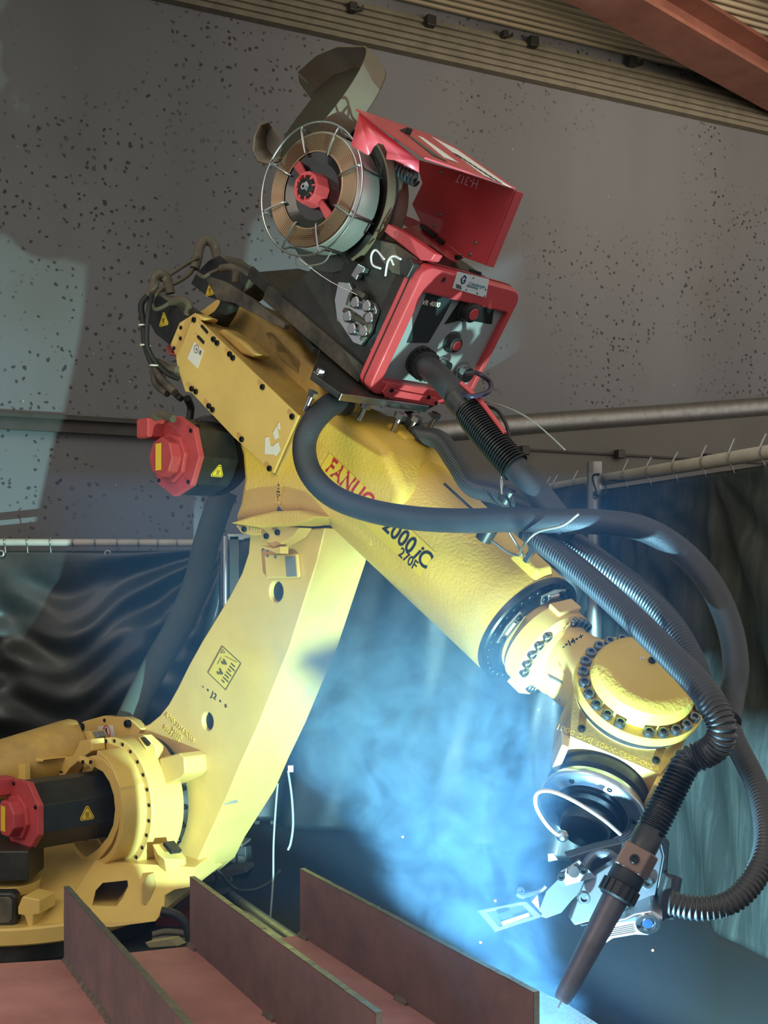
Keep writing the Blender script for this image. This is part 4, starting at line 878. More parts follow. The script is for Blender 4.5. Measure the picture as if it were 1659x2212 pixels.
# spool housing: rear shell around the spool, swung open front half
hs = thing('spool_housing', CS+AS*.12, 'brown plastic spool housing standing open behind the wire spool', 'housing')
bm = BM(); lathe(bm, CS, AS, [(.085, .183), (.085, .188), (.17, .188), (.19, .175), (.19, .0), (.18, 0), (.18, .172), (.165, .183), (.085, .183)], 72, a0=math.radians(-125), a1=math.radians(70), xdir=US); mk('rear_shell', bm, M_brown, hs, ang=30)
bm = BM(); lathe(bm, CS, AS, [(.115, 0), (.115, .19), (.125, .19), (.125, 0)], 64); mk('back_disc', bm, M_blk, hs)
KX = V((.72, .45, -.52)).normalized(); CO = at(690, 222, 3.30)
mj = (at(763, 103, 3.30)-CO); mj = (mj-KX*mj.dot(KX)).normalized(); mn = KX.cross(mj); mn = mn if mn.x > 0 else -mn
RO = .187
def arcpts(a0, a1, n, r, k):
    out = [CO+(mn*math.cos(math.radians(a0+(a1-a0)*i/(n-3)))+mj*math.sin(math.radians(a0+(a1-a0)*i/(n-3))))*r+KX*k for i in range(n-2)]
    return out+[on(x, y, CO, KX)+KX*k+mj*(r-RO) for x, y in ((728, 102), (684, 120), (643, 156))]
bm = BM(); n = 50; a0, a1 = -95, 84
ri = [arcpts(a0, a1, n, r, k) for r, k in ((RO, 0), (RO+.004, 0), (RO+.004, .045), (RO-.004, .075), (RO-.010, .075), (RO-.002, .04))]
rv = [[bm.verts.new(p) for p in r_] for r_ in ri]
for a_ in range(6):
    for i in range(n): bm.faces.new((rv[a_][i], rv[a_][i+1], rv[(a_+1) % 6][i+1], rv[(a_+1) % 6][i]))
mk('front_shell_wall', bm, M_brown, hs, ang=30)
dp = arcpts(a0, 84, 40, RO-.004, .074); dp += [on(x, y, CO+KX*.074, KX) for x, y in ((644, 160), (646, 178), (672, 214), (640, 256), (616, 290), (602, 345))]
bm = BM(); prism(bm, dp, KX*.004); mk('front_shell_disc', bm, mat('shaded_brown_plastic', (58, 50, 42), .5, vary=.2), hs)  # same brown shell, its inside coloured darker to paint in the shade
bm = BM(); r1_ = [at(578, 262, 3.34), at(560, 268, 3.34), at(547, 296, 3.34), at(545, 326, 3.34), at(556, 350, 3.34), at(580, 357, 3.34), at(604, 350, 3.34)]
r2_ = [at(584, 270, 3.42), at(575, 285, 3.42), at(572, 300, 3.42), at(574, 320, 3.42), at(584, 336, 3.42), at(596, 340, 3.42), at(610, 330, 3.42)]
va = [bm.verts.new(p) for p in r1_]; vb = [bm.verts.new(p) for p in r2_]
for i in range(6): bm.faces.new((va[i], va[i+1], vb[i+1], vb[i]))
for a_, b_ in ((578, 262),): pass
o_ = mk('shell_end', bm, M_brown, hs); md = o_.modifiers.new('s', 'SOLIDIFY'); md.thickness = .005
bm = BM(); prism(bm, [at(574, 262, 3.42), at(598, 282, 3.42), at(612, 300, 3.42), at(606, 344, 3.42), at(585, 352, 3.42), at(568, 330, 3.42), at(568, 290, 3.42)], V((0, .006, 0))); mk('shell_end_disc', bm, M_brown, hs)
# coiled black cable behind the spool
bm = BM(); p_ = [S(840, 362, .02), S(900, 388, .05)]; d = (p_[1]-p_[0]); x, y, z = frame_of(d); pts = []
for i in range(97): a = 2*math.pi*i/12; pts.append(p_[0]+d*(i/96)+(x*math.cos(a)+y*math.sin(a))*.016)
tube(bm, pts, .004, 6, step=.006); tag(mk('spiral_cable', bm, M_rub), 'short black spiral cable between spool and red lid', 'cable')
# ------------------------------------------------------------------ hoses and cables
M_slv = mat('woven_black_sleeve', (46, 50, 56), .5, bump=.3, bscale=500)
def hose(name, pts, r, m, label, cat='hose', pitch=0, amp=0, n=16, flat=1.0, step=None):
    bm = BM(); tube(bm, pts, r, n, pitch=pitch, amp=amp, flat=flat, step=step); return tag(mk(name, bm, m, ang=80), label, cat)
tJ = S(1205, 1128, -.08)
TT, TB = at(1487, 1640, 2.20), at(1212, 2163, 2.09); tx = (TB-TT).normalized(); TLn = (TB-TT).length
hose('sleeved_cable', [S(745, 872, -.04), S(712, 876, -.12), S(672, 918, -.20), S(657, 968, -.22), S(672, 1024, -.22), S(720, 1072, -.20), S(800, 1103, -.17), S(900, 1120, -.14), S(1010, 1125, -.12), S(1120, 1122, -.10), S(1200, 1126, -.08), S(1300, 1128, -.04), S(1390, 1143, .0), S(1470, 1190, .04), S(1535, 1262, .06), S(1575, 1350, .06), S(1590, 1440, .04), S(1580, 1510, .0), S(1572, 1560, -.08)],
     lambda f: .031-.005*f, M_slv, 'black woven cable sleeve looping in front of the yellow forearm', 'hose', n=20, step=.012)
hose('corrugated_conduit', [S(1120, 1128, -.05), S(1160, 1160, -.07), S(1260, 1240, -.10), S(1360, 1330, -.15), S(1450, 1418, -.20), S(1510, 1480, -.24), S(1540, 1524, -.26), at(1560, 1572, 2.16), at(1550, 1608, 2.17), at(1520, 1630, 2.19), TT+tx*.004, TT+tx*.03],
     .0255, M_hose, 'front grey corrugated conduit running down past the wrist cap', 'hose', pitch=.0085, amp=.085, n=18)
hose('corrugated_conduit', [S(1190, 1130, -.0), S(1235, 1170, -.01), S(1310, 1225, -.02), S(1390, 1285, -.03), S(1450, 1350, -.05), S(1490, 1420, -.08), S(1512, 1480, -.12)],
     .026, M_hose, 'rear grey corrugated conduit lying behind the front one', 'hose', pitch=.0085, amp=.085, n=18)
hose('corrugated_conduit', [S(880, 905, .16), S(905, 938, .14), S(950, 952, .12), S(985, 1000, .10), S(1020, 1050, .08), S(1080, 1068, .05), S(1150, 1095, .02), S(1215, 1125, -.0)],
     .025, M_hose, 'dark corrugated conduit coming out from under the carrier plate', 'hose', pitch=.0085, amp=.07, n=18)
hose('corrugated_conduit', [S(1562, 1520, -.02), S(1572, 1560, -.06), S(1592, 1610, -.10), S(1632, 1690, -.16), S(1652, 1770, -.22), S(1652, 1840, -.28), S(1625, 1905, -.33), S(1575, 1950, -.37), S(1510, 1962, -.40), S(1446, 1950, -.42)],
     .020, M_hose, 'thin corrugated conduit curving down at the right edge to the sensor head', 'hose', pitch=.0085, amp=.09, n=16)
# torch conduit from the feeder with bend protection spring
s0 = FP(898, 772, -.01); s1 = FP(940, 808, .06)
cp = [s0, s0.lerp(s1, .5), S(950, 815, -.05), S(1005, 878, -.07), S(1050, 938, -.08), S(1100, 996, -.08), S(1150, 1050, -.07), S(1190, 1100, -.06), S(1230, 1150, -.06)]
hose('torch_conduit', cp, .030, M_slv, 'thick black torch conduit plugged into the feeder front', 'hose', n=20)
tc_ = catmull(cp, .01)
def near(px, py): return min(range(len(tc_)), key=lambda i: ((tc_[i]-CAM).normalized()-ray(px, py).normalized()).length)
def spiral(name, path, r, wr, turns, m, label=None, parent=None):
    pts = []; n = turns*14; C = path
    for i in range(n+1):
        f = i/n*(len(C)-1); k = min(int(f), len(C)-2); c = C[k].lerp(C[k+1], f-k); t = (C[k+1]-C[k]).normalized()
        x, y, z = frame_of(t); a = 2*math.pi*i/14; rr_ = r(i/n) if callable(r) else r
        pts.append(c+(x*math.cos(a)+y*math.sin(a))*rr_)
    bm = BM(); tube(bm, pts, wr, 6, step=.008, smooth=False); o = mk(name, bm, m, parent)
    if label: tag(o, label, 'spring')
    return o
i0, i1 = near(1012, 890), near(1118, 1018)
spiral('bend_spring', tc_[i0:i1], lambda f: .0345, .0032, 26, M_bolt, 'black coil spring wound around the torch conduit below the feeder')
i2 = near(915, 786); ax = (tc_[i2+1]-tc_[i2]).normalized()
bm = BM(); lathe(bm, tc_[i2]-ax*.02, ax, [(-.01, 0), (-.01, .034), (.0, .044), (.012, .044), (.014, .040), (.045, .040), (.048, .033), (.05, 0)], 36); cn = mk('conduit_nut', bm, M_rub)
tag(cn, 'ribbed black union nut joining the torch conduit to the feeder front', 'nut')
for k in range(18):
    a = 2*math.pi*k/18; x, y, z = frame_of(ax); d = x*math.cos(a)+y*math.sin(a); bm = BM(); box(bm, tc_[i2]+ax*.009+d*.040, ax*.014, d*.003, d.cross(ax)*.003); mk('grip_rib', bm, M_rub, cn)
i3 = near(985, 858); ax3 = (tc_[i3+1]-tc_[i3]).normalized(); bm = BM(); lathe(bm, tc_[i3], ax3, [(0, .030), (0, .036), (.05, .036), (.05, .030)], 28); tag(mk('conduit_collar', bm, M_blk, None, .002), 'smooth black collar on the torch conduit just above its coil spring', 'collar')
rp = [tc_[near(1000, 850)]+B*.036-A*.01, tc_[near(1030, 885)]+B*.040, tc_[near(1070, 935)]+B*.041, tc_[near(1085, 960)]+B*.038]
hose('red_hose', rp, .006, M_red, 'thin red hose strapped on top of the torch conduit', 'hose', n=10)
hose('gas_hose', [pan(997, 800)+E1*.02, S(1030, 806, -.02), S(1058, 825, -.02), S(1055, 846, -.05), S(1020, 856, -.10), S(1000, 850, -.10)], .006, mat('violet_black_hose', (44, 36, 58), .35), 'thin dark violet hose looping from the gas connector', 'hose', n=10)
hose('side_cable', [S(975, 870, .02), S(1060, 880, -.02), S(1090, 910, -.04), S(1100, 950, -.05), S(1095, 985, -.06)], .0042, M_rub, 'thin black cable lying along the right of the coil spring', 'cable', n=8)
hose('loose_wire', [S(1040, 866, -.06), S(1090, 878, -.06), S(1140, 902, -.06), S(1185, 938, -.06), S(1221, 972, -.06)], .0018, M_gal, 'stiff single wire sticking out to the right of the coil spring', 'wire', n=6)
for nm, pts, lb in (('cable_tie', [S(960, 1045, -.055), S(985, 1068, -.055), S(1020, 1100, -.06), S(1035, 1112, -.09)], 'black cable tie standing up on the forearm above the sleeve'),
                    ('cable_tie', [S(1100, 1150, -.05), S(1118, 1180, -.03), S(1128, 1198, -.03), S(1100, 1195, -.03), S(1062, 1168, -.05)], 'loose grey cable tie by the bolt boss at the forearm end'),
                    ('cable_tie', [S(1250, 1110, -.115), S(1215, 1135, -.12), S(1160, 1150, -.13), S(1130, 1180, -.12), S(1122, 1198, -.05)], 'long pale cable tie around the bundle of conduits')):
    hose(nm, pts, .0034, M_rub if nm and 'black' in lb else M_gal, lb, 'cable tie', n=8)
for x, y, t_ in ((1098, 1068, .02), (1052, 1150, -.06)):
    bm = BM(); lathe(bm, S(x, y, t_), B, [(-.02, 0), (-.02, .02), (.012, .022), (.016, .016), (.02, .016), (.02, 0)], 18); tag(mk('cable_clip', bm, M_blk), 'black cable clip on the forearm %s the woven sleeve' % ('above' if y < 1100 else 'below'), 'clip')
bm = BM(); lathe(bm, S(1140, 1205, -.03), (B*.9+E1*.2-A*.2), [(-.01, 0), (-.01, .009), (.03, .009), (.03, .016), (.046, .016), (.046, 0)], 6); tag(mk('hex_bolt', bm, M_stl), 'shiny hexagon bolt standing on the boss at the forearm end', 'bolt')
hose('ground_lead', [S(1085, 1068, .0), S(1083, 1030, .0), S(1087, 1000, -.02)], .004, M_stl, 'short bright metal pin behind the torch conduit sleeve', 'pin', n=8)
# rear cables of the servos
M_cab = mat('dusty_cable', (96, 88, 74), .7, vary=.3, vscale=15)
def elbow(pts, r, lab): 
    bm = BM(); tube(bm, pts, r, 12); tag(mk('elbow_connector', bm, M_cab), lab, 'connector')
elbow([S(472, 566, .16), S(462, 530, .15), S(445, 519, .13), S(432, 532, .11), S(426, 560, .10), S(420, 580, .09)], .016, 'dusty elbow connector on the upper rear servo motor')
elbow([S(368, 634, .02), S(360, 602, .01), S(345, 592, -.01), S(334, 606, -.02), S(330, 626, -.03), S(318, 646, -.04)], .016, 'dusty elbow connector on the lower rear servo motor')
elbow([S(508, 610, .06), S(510, 588, .06), S(500, 578, .05), S(478, 580, .05)], .012, 'shiny small elbow fitting beside the carrier plate')
elbow([S(404, 680, -.05), S(408, 660, -.05), S(395, 648, -.05), S(370, 652, -.05)], .012, 'dark small elbow fitting on the lower rear servo motor')
hose('motor_cable', [S(424, 566, .10), S(410, 590, .08), S(385, 608, .04), S(352, 622, .0), S(336, 640, -.04)], .0075, M_cab, 'upper of two dusty cables linking the rear servos', 'cable')
hose('motor_cable', [S(430, 555, .09), S(400, 572, .07), S(372, 590, .03), S(345, 606, .0)], .0065, M_cab, 'lower of two dusty cables linking the rear servos', 'cable')
hose('motor_cable', [S(478, 580, .05), S(455, 590, .03), S(440, 598, .02), S(428, 592, .04)], .006, M_cab, 'thin cable from the shiny elbow fitting to the rear bundle', 'cable')
hose('motor_cable', [S(370, 652, -.05), S(350, 664, -.07), S(335, 668, -.08), S(328, 655, -.07), S(332, 642, -.05)], .006, M_cab, 'thin cable looping over the lower rear servo side', 'cable')
hose('motor_cable', [S(318, 640, -.06), S(305, 660, -.08), S(310, 700, -.09), S(313, 740, -.09), S(325, 778, -.09), S(345, 812, -.08), S(370, 842, -.07), S(392, 862, -.06)], .010, M_rub, 'black cable bundle hanging down behind the cover plate', 'cable')
hose('motor_cable', [S(328, 636, -.06), S(322, 665, -.09), S(318, 700, -.10), S(318, 745, -.10), S(333, 778, -.09), S(360, 806, -.08), S(385, 818, -.07)], .008, M_rub, 'second black cable hanging beside the rear bundle', 'cable')
for i, pts in enumerate(([(332, 790), (350, 820), (378, 848)], [(330, 800), (338, 830), (362, 850)], [(340, 782), (365, 795), (384, 800)])):
    hose('cable_plug', [S(x, y, -.085+.01*i) for x, y in pts], .012, M_dust, 'dusty cable plug beside the cover plate, %s of three' % ('topmost', 'lowest', 'rightmost')[(1, 0, 2)[i]] if False else ('dusty long cable plug at the lower left corner of the cover plate', 'dusty bent cable plug hanging furthest left of the cover plate', 'dusty short cable plug tucked behind the cover plate corner')[i], 'plug')
hose('motor_cable', [S(404, 860, -.03), S(412, 880, .0), S(410, 905, .0)], .012, M_rub, 'short black cable between casing and elbow servo', 'cable')
for pts, lb in (([(330, 900), (345, 893), (362, 900), (375, 905)], 'dusty cable stub on top of the red elbow servo cap'), ([(318, 930), (324, 905), (340, 900)], 'dusty cable end beside the red connector box')):
    hose('motor_cable', [S(x, y, -.20) for x, y in pts], .011, M_cab, lb, 'cable')
for x, y in ((309, 703), (312, 746), (333, 790)):
    bm = BM(); torus(bm, S(x+2, y, -.092), (U*.1+Z), .015, .0028, 20, 6); tag(mk('cable_tie', bm, M_white), 'white cable tie around the rear cable bundle, %s' % {703: 'highest of three', 746: 'middle of three', 790: 'lowest of three'}[y], 'cable tie', 'white ties on the rear bundle')
hose('flat_hose', [at(486, 1060, 4.15), at(468, 1105, 4.15), at(444, 1180, 4.15), at(424, 1260, 4.15), at(386, 1350, 4.12), at(335, 1440, 4.1), at(300, 1510, 4.08), at(268, 1580, 4.06)], .046, mat('dusty_green_hose', (70, 78, 70), .7, vary=.25, vscale=6), 'broad dusty hose hanging slack behind the lower arm', 'hose', n=20, flat=.6)
for pts, lb, r_ in (([(600, 1692), (596, 1740), (591, 1820), (590, 1900), (586, 1960), (580, 2030)], 'left of two thin pale cables hanging behind the lower arm', .0032), ([(622, 1664), (630, 1720), (633, 1780), (628, 1820), (622, 1836)], 'right of two thin pale cables, hooked on the lower arm edge', .0038)):
    hose('hanging_cable', [at(x, y, 3.75) for x, y in pts], r_, mat('pale_grey_cable', (150, 158, 158), .5), lb, 'cable', n=8)
bm = BM(); box(bm, at(628, 1660, 3.74), V((.008, 0, 0)), V((0, .008, 0)), V((0, 0, .010))); tag(mk('cable_hook', bm, M_white), 'small white hook at the right edge of the lower arm', 'hook')
# ------------------------------------------------------------------ welding torch
def tp(px, py): # position along the torch axis nearest this pixel
    best = min(range(401), key=lambda i: ((TT+tx*(TLn*i/400)-CAM).normalized()-ray(px, py).normalized()).length); return TLn*best/400
torch = thing('welding_torch', TB, 'black welding torch with sprung neck pointing down at the weld', 'welding torch')
h1, h2, h3, h4, h5 = tp(1400, 1790), tp(1372, 1835), tp(1352, 1880), tp(1335, 1915), tp(1322, 1945)
bm = BM(); lathe(bm, TT, tx, [(0, 0), (0, .020), (h1*.55, .020), (h1*.75, .022), (h1, .024), (h1, 0)], 28); mk('neck_sleeve', bm, M_rub, torch)
cpath = [TT+tx*(h1*(i/40)) for i in range(41)]
spiral('neck_spring', cpath, lambda f: .0235+.003*f, .0028, 19, M_bolt, parent=torch)
bm = BM(); lathe(bm, TT, tx, [(h1-.05, 0), (h1-.05, .0255), (h1+.004, .0255), (h1+.006, .027), (h2, .027), (h2, 0)], 36); mk('torch_body', bm, M_blk, torch)
bm = BM(); lathe(bm, TT, tx, [(h3-.004, 0), (h3-.004, .031), (h3+.022, .031), (h3+.026, .028), (h4, .026), (h4, 0)], 36); mk('torch_collar', bm, M_rub, torch)
bm = BM(); lathe(bm, TT, tx, [(h4-.006, 0), (h4-.006, .032), (h4+.018, .032), (h4+.022, .028), (h4+.022, 0)], 36); tn = mk('knurled_nut', bm, M_rub, torch)
x_, y_, z_ = frame_of(tx)
for k in range(16): a = 2*math.pi*k/16; d = x_*math.cos(a)+y_*math.sin(a); bm = BM(); box(bm, TT+tx*(h4+.006)+d*.032, tx*.012, d*.003, d.cross(tx)*.004); mk('grip_rib', bm, M_rub, tn)
bm = BM(); lathe(bm, TT, tx, [(h4+.01, 0), (h4+.01, .0235), (h5, .0235), (TLn*.80, .020), (TLn*.92, .018), (TLn*.985, .015), (TLn, .012), (TLn, .009), (TLn-.02, .008), (TLn-.02, 0)], 32); mk('gas_nozzle', bm, mat('smoked_steel_nozzle', (92, 88, 94), .42, .45, vary=.35, vscale=14), torch)
bm = BM(); cyl(bm, TT+tx*(TLn-.02), TT+tx*(TLn+.012), .0018, n=8); mk('wire_tip', bm, M_stl, torch)
# clamp block around the torch
vw = (TT+tx*h2-CAM).normalized(); sx = tx.cross(vw).normalized(); sy = sx.cross(tx).normalized()
hold = thing('torch_holder', TT+tx*h3, 'silver torch holder plates bolted below the tool flange', 'holder')
bm = BM(); prism(bm, [TT+tx*(h2-.004)+sx*a+sy*b_ for a, b_ in ((-.030, -.034), (.018, -.036), (.034, -.02), (.033, .036), (-.030, .036))], tx*(h3-h2+.004)); cb = mk('clamp_block', bm, mat('bronze_dark_clamp', (128, 106, 96), .4, .6, vary=.2), hold, .004, 3)
dd = -sy if (TT-CAM).dot(sy) > 0 else sy
put('bolt', HB, TT+tx*((h2+h3)/2)+sx*-.002+dd*.036, dd, cb)
def plate(name, pts, d, th, m=M_alu, parent=hold, bev=.003, nrm=None):
    bm = BM(); ps = [at(x, y, d+(e if len(p) > 2 else 0)) for p in pts for x, y, e in [(p+(0,))[:3]]]
    prism(bm, ps, (nrm or V((0, 1, 0)))*th); return mk(name, bm, m, parent, bev)
M_sil = mat('silver_sheet', (104, 110, 118), .42, .6, vary=.12, vscale=20)
main = plate('side_plate', [(1262, 1905, .02), (1330, 1862, 0), (1418, 1800, -.02), (1432, 1850, -.02), (1413, 1954, -.04), (1330, 1975, -.04), (1242, 2000, -.02), (1232, 1987, -.02)], 2.36, .03, M_sil)
for x, y in ((1396, 1904), (1342, 1948), (1260, 1938)): put('bolt', HBL, at(x, y, 2.33), V((0, -1, 0)), main)
plate('back_plate', [(1225, 1852), (1290, 1832), (1345, 1820), (1335, 1880), (1270, 1895)], 2.44, .05, M_sil)
bm = BM(); torus(bm, at(1303, 1882, 2.41), V((-.1, -1, .2)), .034, .011, 32, 10); mk('ring_bracket', bm, M_sil, hold)
plate('dark_side', [(1420, 1798), (1447, 1818), (1441, 1900), (1428, 1960), (1412, 1956), (1432, 1850)], 2.33, .06, M_stld)
# sensor head
sens = thing('seam_sensor', at(1420, 1950, 2.32), 'black and silver seam tracking sensor head hanging under the torch holder', 'sensor')
bm = BM(); tube(bm, [at(1450, 1892, 2.35), at(1444, 1925, 2.34), at(1432, 1985, 2.32)], .022, 20, step=.02); mk('sensor_barrel', bm, M_blk, sens, .003)
bm = BM(); prism(bm, [at(x, y, 2.30) for x, y in [(1440, 1888), (1456, 1897), (1452, 1940), (1438, 1990), (1420, 1998), (1416, 1985), (1428, 1930)]], V((0, .05, 0))); mk('sensor_case', bm, M_blk, sens, .006, 3)
ls = [(1290, 1995), (1350, 1985), (1370, 1975), (1408, 1968), (1432, 1984), (1430, 2000), (1402, 2023), (1372, 2022), (1325, 2030), (1308, 2041), (1294, 2040)]
bm = BM(); prism(bm, [at(x, y, 2.27+.0003*(1440-x)) for x, y in ls], V((.01, .05, .02))); lf = mk('sensor_foot', bm, M_alu, sens, .004, 3)
bm = BM(); lathe(bm, at(1400, 1995, 2.262), V((-.1, -1, -.35)), [(0, .0), (-.004, .010), (.003, .014), (.003, .022), (.0, .024)], 28); mk('lens_bezel', bm, M_stl, lf)
bm = BM(); lathe(bm, at(1400, 1995, 2.258), V((-.1, -1, -.35)), [(0, .011), (.002, .009), (.003, 0)], 24); mk('lens', bm, mat('glass_lens', (40, 60, 90), .05, coat=1), lf)
for i in range(6): bm = BM(); line(bm, at(1316-i*1, 2005+i*4, 2.285-.004*i), at(1368+i*1, 1994+i*4, 2.272-.004*i), .003, V((0, -1, .2)), .006); mk('fin', bm, M_alu, lf)
plate('sensor_bracket', [(1246, 1992, 0), (1330, 1966, 0), (1300, 1990, -.02), (1255, 2002, -.02)], 2.35, .04, M_sil)
bm = BM(); cyl(bm, at(1232, 2000, 2.36), at(1300, 1990, 2.34), .018); bm.free()
# slide arm with its framed shield
slide = thing('shield_arm', at(1200, 1930, 2.34), 'thin silver arm with a framed glass shield reaching left of the torch', 'bracket')
plate('arm_plate', [(1250, 1855, .02), (1288, 1895, .02), (1235, 1945, 0), (1213, 1972, 0), (1180, 1984, -.01), (1160, 1978, -.01), (1180, 1925, 0)], 2.37, .006, M_sil, slide, .001)
ap = plate('end_plate', [(1210, 1885), (1252, 1858), (1288, 1896), (1222, 1914)], 2.365, .008, M_alu, slide, .001)
for x, y in ((1211, 1893), (1260, 1880), (1124, 1923)): put('bolt', HB, at(x, y, 2.355), V((0, -1, .1)), ap)
bm = BM(); lathe(bm, at(1238, 1883, 2.36), V((0, -1, .2)), [(0, 0), (0, .013), (.006, .011), (.006, 0)], 24); mk('cap_screw', bm, M_stl, ap)
bm = BM(); tube(bm, [at(1116, 1931, 2.36), at(1128, 1936, 2.36), at(1165, 1926, 2.37), at(1180, 1914, 2.37)], .0045, 8); mk('bent_wire', bm, M_stl, slide)
plate('gusset', [(1148, 1948), (1162, 1932), (1166, 1968)], 2.36, .02, M_alu, slide, .001)
fo = [at(1031, 1967, 2.35), at(1136, 1946, 2.37), at(1172, 1980, 2.35), at(1070, 2012, 2.33)]; fi = []
cc = sum(fo, V())/4
fi = [cc+(p-cc)*.72 for p in fo]; bm = BM(); nf = (fo[1]-fo[0]).cross(fo[3]-fo[0]).normalized()
vv = [[bm.verts.new(p+nf*h) for p in L_] for h in (0, .008) for L_ in (fo, fi)]
for k in range(4):
    j = (k+1) % 4
    for a_, b_ in ((0, 1), (1, 3), (3, 2), (2, 0)): bm.faces.new((vv[a_][k], vv[a_][j], vv[b_][j], vv[b_][k]))
mk('shield_frame', bm, M_alu, slide, .001)
gm = mat('clear_shield_glass', (220, 235, 245), .03); gm.node_tree.nodes['Principled BSDF'].inputs['Transmission Weight'].default_value = .95
bm = BM(); prism(bm, [p+nf*.003 for p in fi], nf*.002); sg = mk('shield_glass', bm, gm, slide)
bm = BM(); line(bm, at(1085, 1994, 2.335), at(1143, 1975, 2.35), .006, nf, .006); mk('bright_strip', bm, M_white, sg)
bm = BM(); box(bm, at(1092, 1976, 2.345), V((.011, 0, .004)), V((0, .004, 0)), V((-.003, 0, .007))); mk('sensor_window', bm, M_hole, sg)
plate('small_tab', [(1183, 1844), (1196, 1842), (1206, 1858), (1184, 1862)], 2.42, .004, M_sil, hold, .001)
hose('white_lead', [at(1340, 1802, 2.28), at(1300, 1768, 2.25), at(1240, 1730, 2.22), at(1190, 1709, 2.22), at(1160, 1714, 2.24), at(1158, 1742, 2.27), at(1176, 1775, 2.31), at(1196, 1797, 2.34), at(1212, 1806, 2.36)], .0036, M_wht, 'white looped lead around the silver tool flange', 'cable', n=10)
bm = BM(); ball(bm, at(1215, 1806, 2.36), .012, 16); tag(mk('lead_connector', bm, M_stl), 'shiny round connector at the lower end of the white lead', 'connector')
# ------------------------------------------------------------------ welded plate with three upright ribs
BZ = EYE-.834; HR = .154
pf = [V((at(x, y, 0).x, 0, 0)) for x, y in ((0, 0),)]
def topd(y): return (EYE-BZ-HR)*FPX/(y-HY)
ends = [((138, 1916), (408, 2222)), ((410, 1895), (812, 2190)), ((648, 1877), (1153, 2145))]
weld = thing('steel_weldment', V((-.2, 2.2, BZ)), 'red primed steel plate with three upright ribs welded across it', 'steel plate')
def fl_(x, y, z): d = (EYE-z)*FPX/(y-HY); p = at(x, y, d); return V((p.x, p.y, z))
bp = [fl_(-130, 2088, BZ), fl_(140, 2072, BZ), fl_(405, 2044, BZ), fl_(600, 2026, BZ), fl_(655, 2019, BZ), V((.10, 2.80, BZ)), fl_(1216, 2164, BZ), fl_(1290, 2212, BZ), V((.62, 1.62, BZ)), V((-1.0, 1.30, BZ)), V((-1.15, 2.2, BZ))]
bm = BM(); prism(bm, bp, V((0, 0, -.02))); mk('base_plate', bm, M_primer, weld, .002)
M_weld = mat('weld_metal', (128, 112, 102), .5, .5, vary=.3, vscale=40)
for k, (a_, b_) in enumerate(ends):
    p, q_ = fl_(*a_, BZ+HR), fl_(*b_, BZ+HR); d = (q_-p).normalized()
    if k == 0: q_ = p+d*.95
    s_ = d.cross(Z).normalized(); s_ = s_ if s_.x > 0 else -s_; th = .011
    bm = BM(); prism(bm, [p, q_, q_-Z*HR, p-Z*HR], s_*th); rbm = mk('rib_plate', bm, M_primed, weld)
    bm = BM(); n_ = 40
    for i in range(n_):
        u0, u1 = i/n_, (i+1)/n_; c0, c1 = p.lerp(q_, u0), p.lerp(q_, u1)
        z0 = .0012+.001*random.random(); prism(bm, [c0-s_*.0006, c1-s_*.0006, c1+s_*(th+.0006), c0+s_*(th+.0006)], Z*z0)
    mk('cut_top_edge', bm, M_cut, rbm)
    bm = BM(); prism(bm, [q_+d*.0008, q_+d*.0008+s_*th, q_+d*.0008+s_*th-Z*HR, q_+d*.0008-Z*HR], d*-.002); mk('cut_end', bm, M_cut, rbm)
    # fillet weld along the foot
    L0 = p-Z*HR; L1 = q_-Z*HR; ln = (L1-L0).length
    if k == 0: segs = ((0.02, .95),)
    else: segs = ((.0, .05), (.50, .55))
    for a0_, a1_ in segs:
        bm = BM(); m_ = max(4, int((a1_-a0_)*ln/.007)); pr_ = None
        for i in range(m_+1):
            c = L0.lerp(L1, a0_+(a1_-a0_)*i/m_); w_ = .0085+.0018*math.sin(i*2.1)+.001*math.sin(i*.9); r_ = [bm.verts.new(c-s_*w_), bm.verts.new(c-s_*w_*.62+Z*w_*.62), bm.verts.new(c+Z*w_), bm.verts.new(c)]
            if pr_:
                for j in range(4): bm.faces.new((pr_[j], pr_[(j+1) % 4], r_[(j+1) % 4], r_[j]))
            else: bm.faces.new(r_)
            pr_ = r_
        bm.faces.new(pr_[::-1])
        mk('weld_bead', bm, M_weld, weld)
bm = BM(); prism(bm, [V((x, y, BZ)) for x, y in ((-.11, 2.68), (.08, 2.76))]+[fl_(1216, 2164, BZ), fl_(1290, 2212, BZ)]+[V((x, y, BZ)) for x, y in ((.60, 1.64), (.42, 1.66), (.262, 1.965))], V((0, 0, .0012)))
mk('bare_strip', bm, mat('grey_mill_scale', (74, 76, 80), .7, bump=.3, bscale=260, rgb2=(104, 106, 110), vscale=160), weld)
# low trestle carrying it
for i, (x, y) in enumerate(((-.75, 2.25), (.22, 2.30))):
    bm = BM(); w_ = .05; box(bm, V((x, 1.95, (BZ-.02+FLOOR)/2)), V((.04, 0, 0)), V((0, .30, 0)), V((0, 0, (BZ-.02-FLOOR)/2))); tag(mk('support_block', bm, M_stld, None, .003), 'dark steel support block under the %s half of the primed plate' % ('left', 'right')[i], 'support')
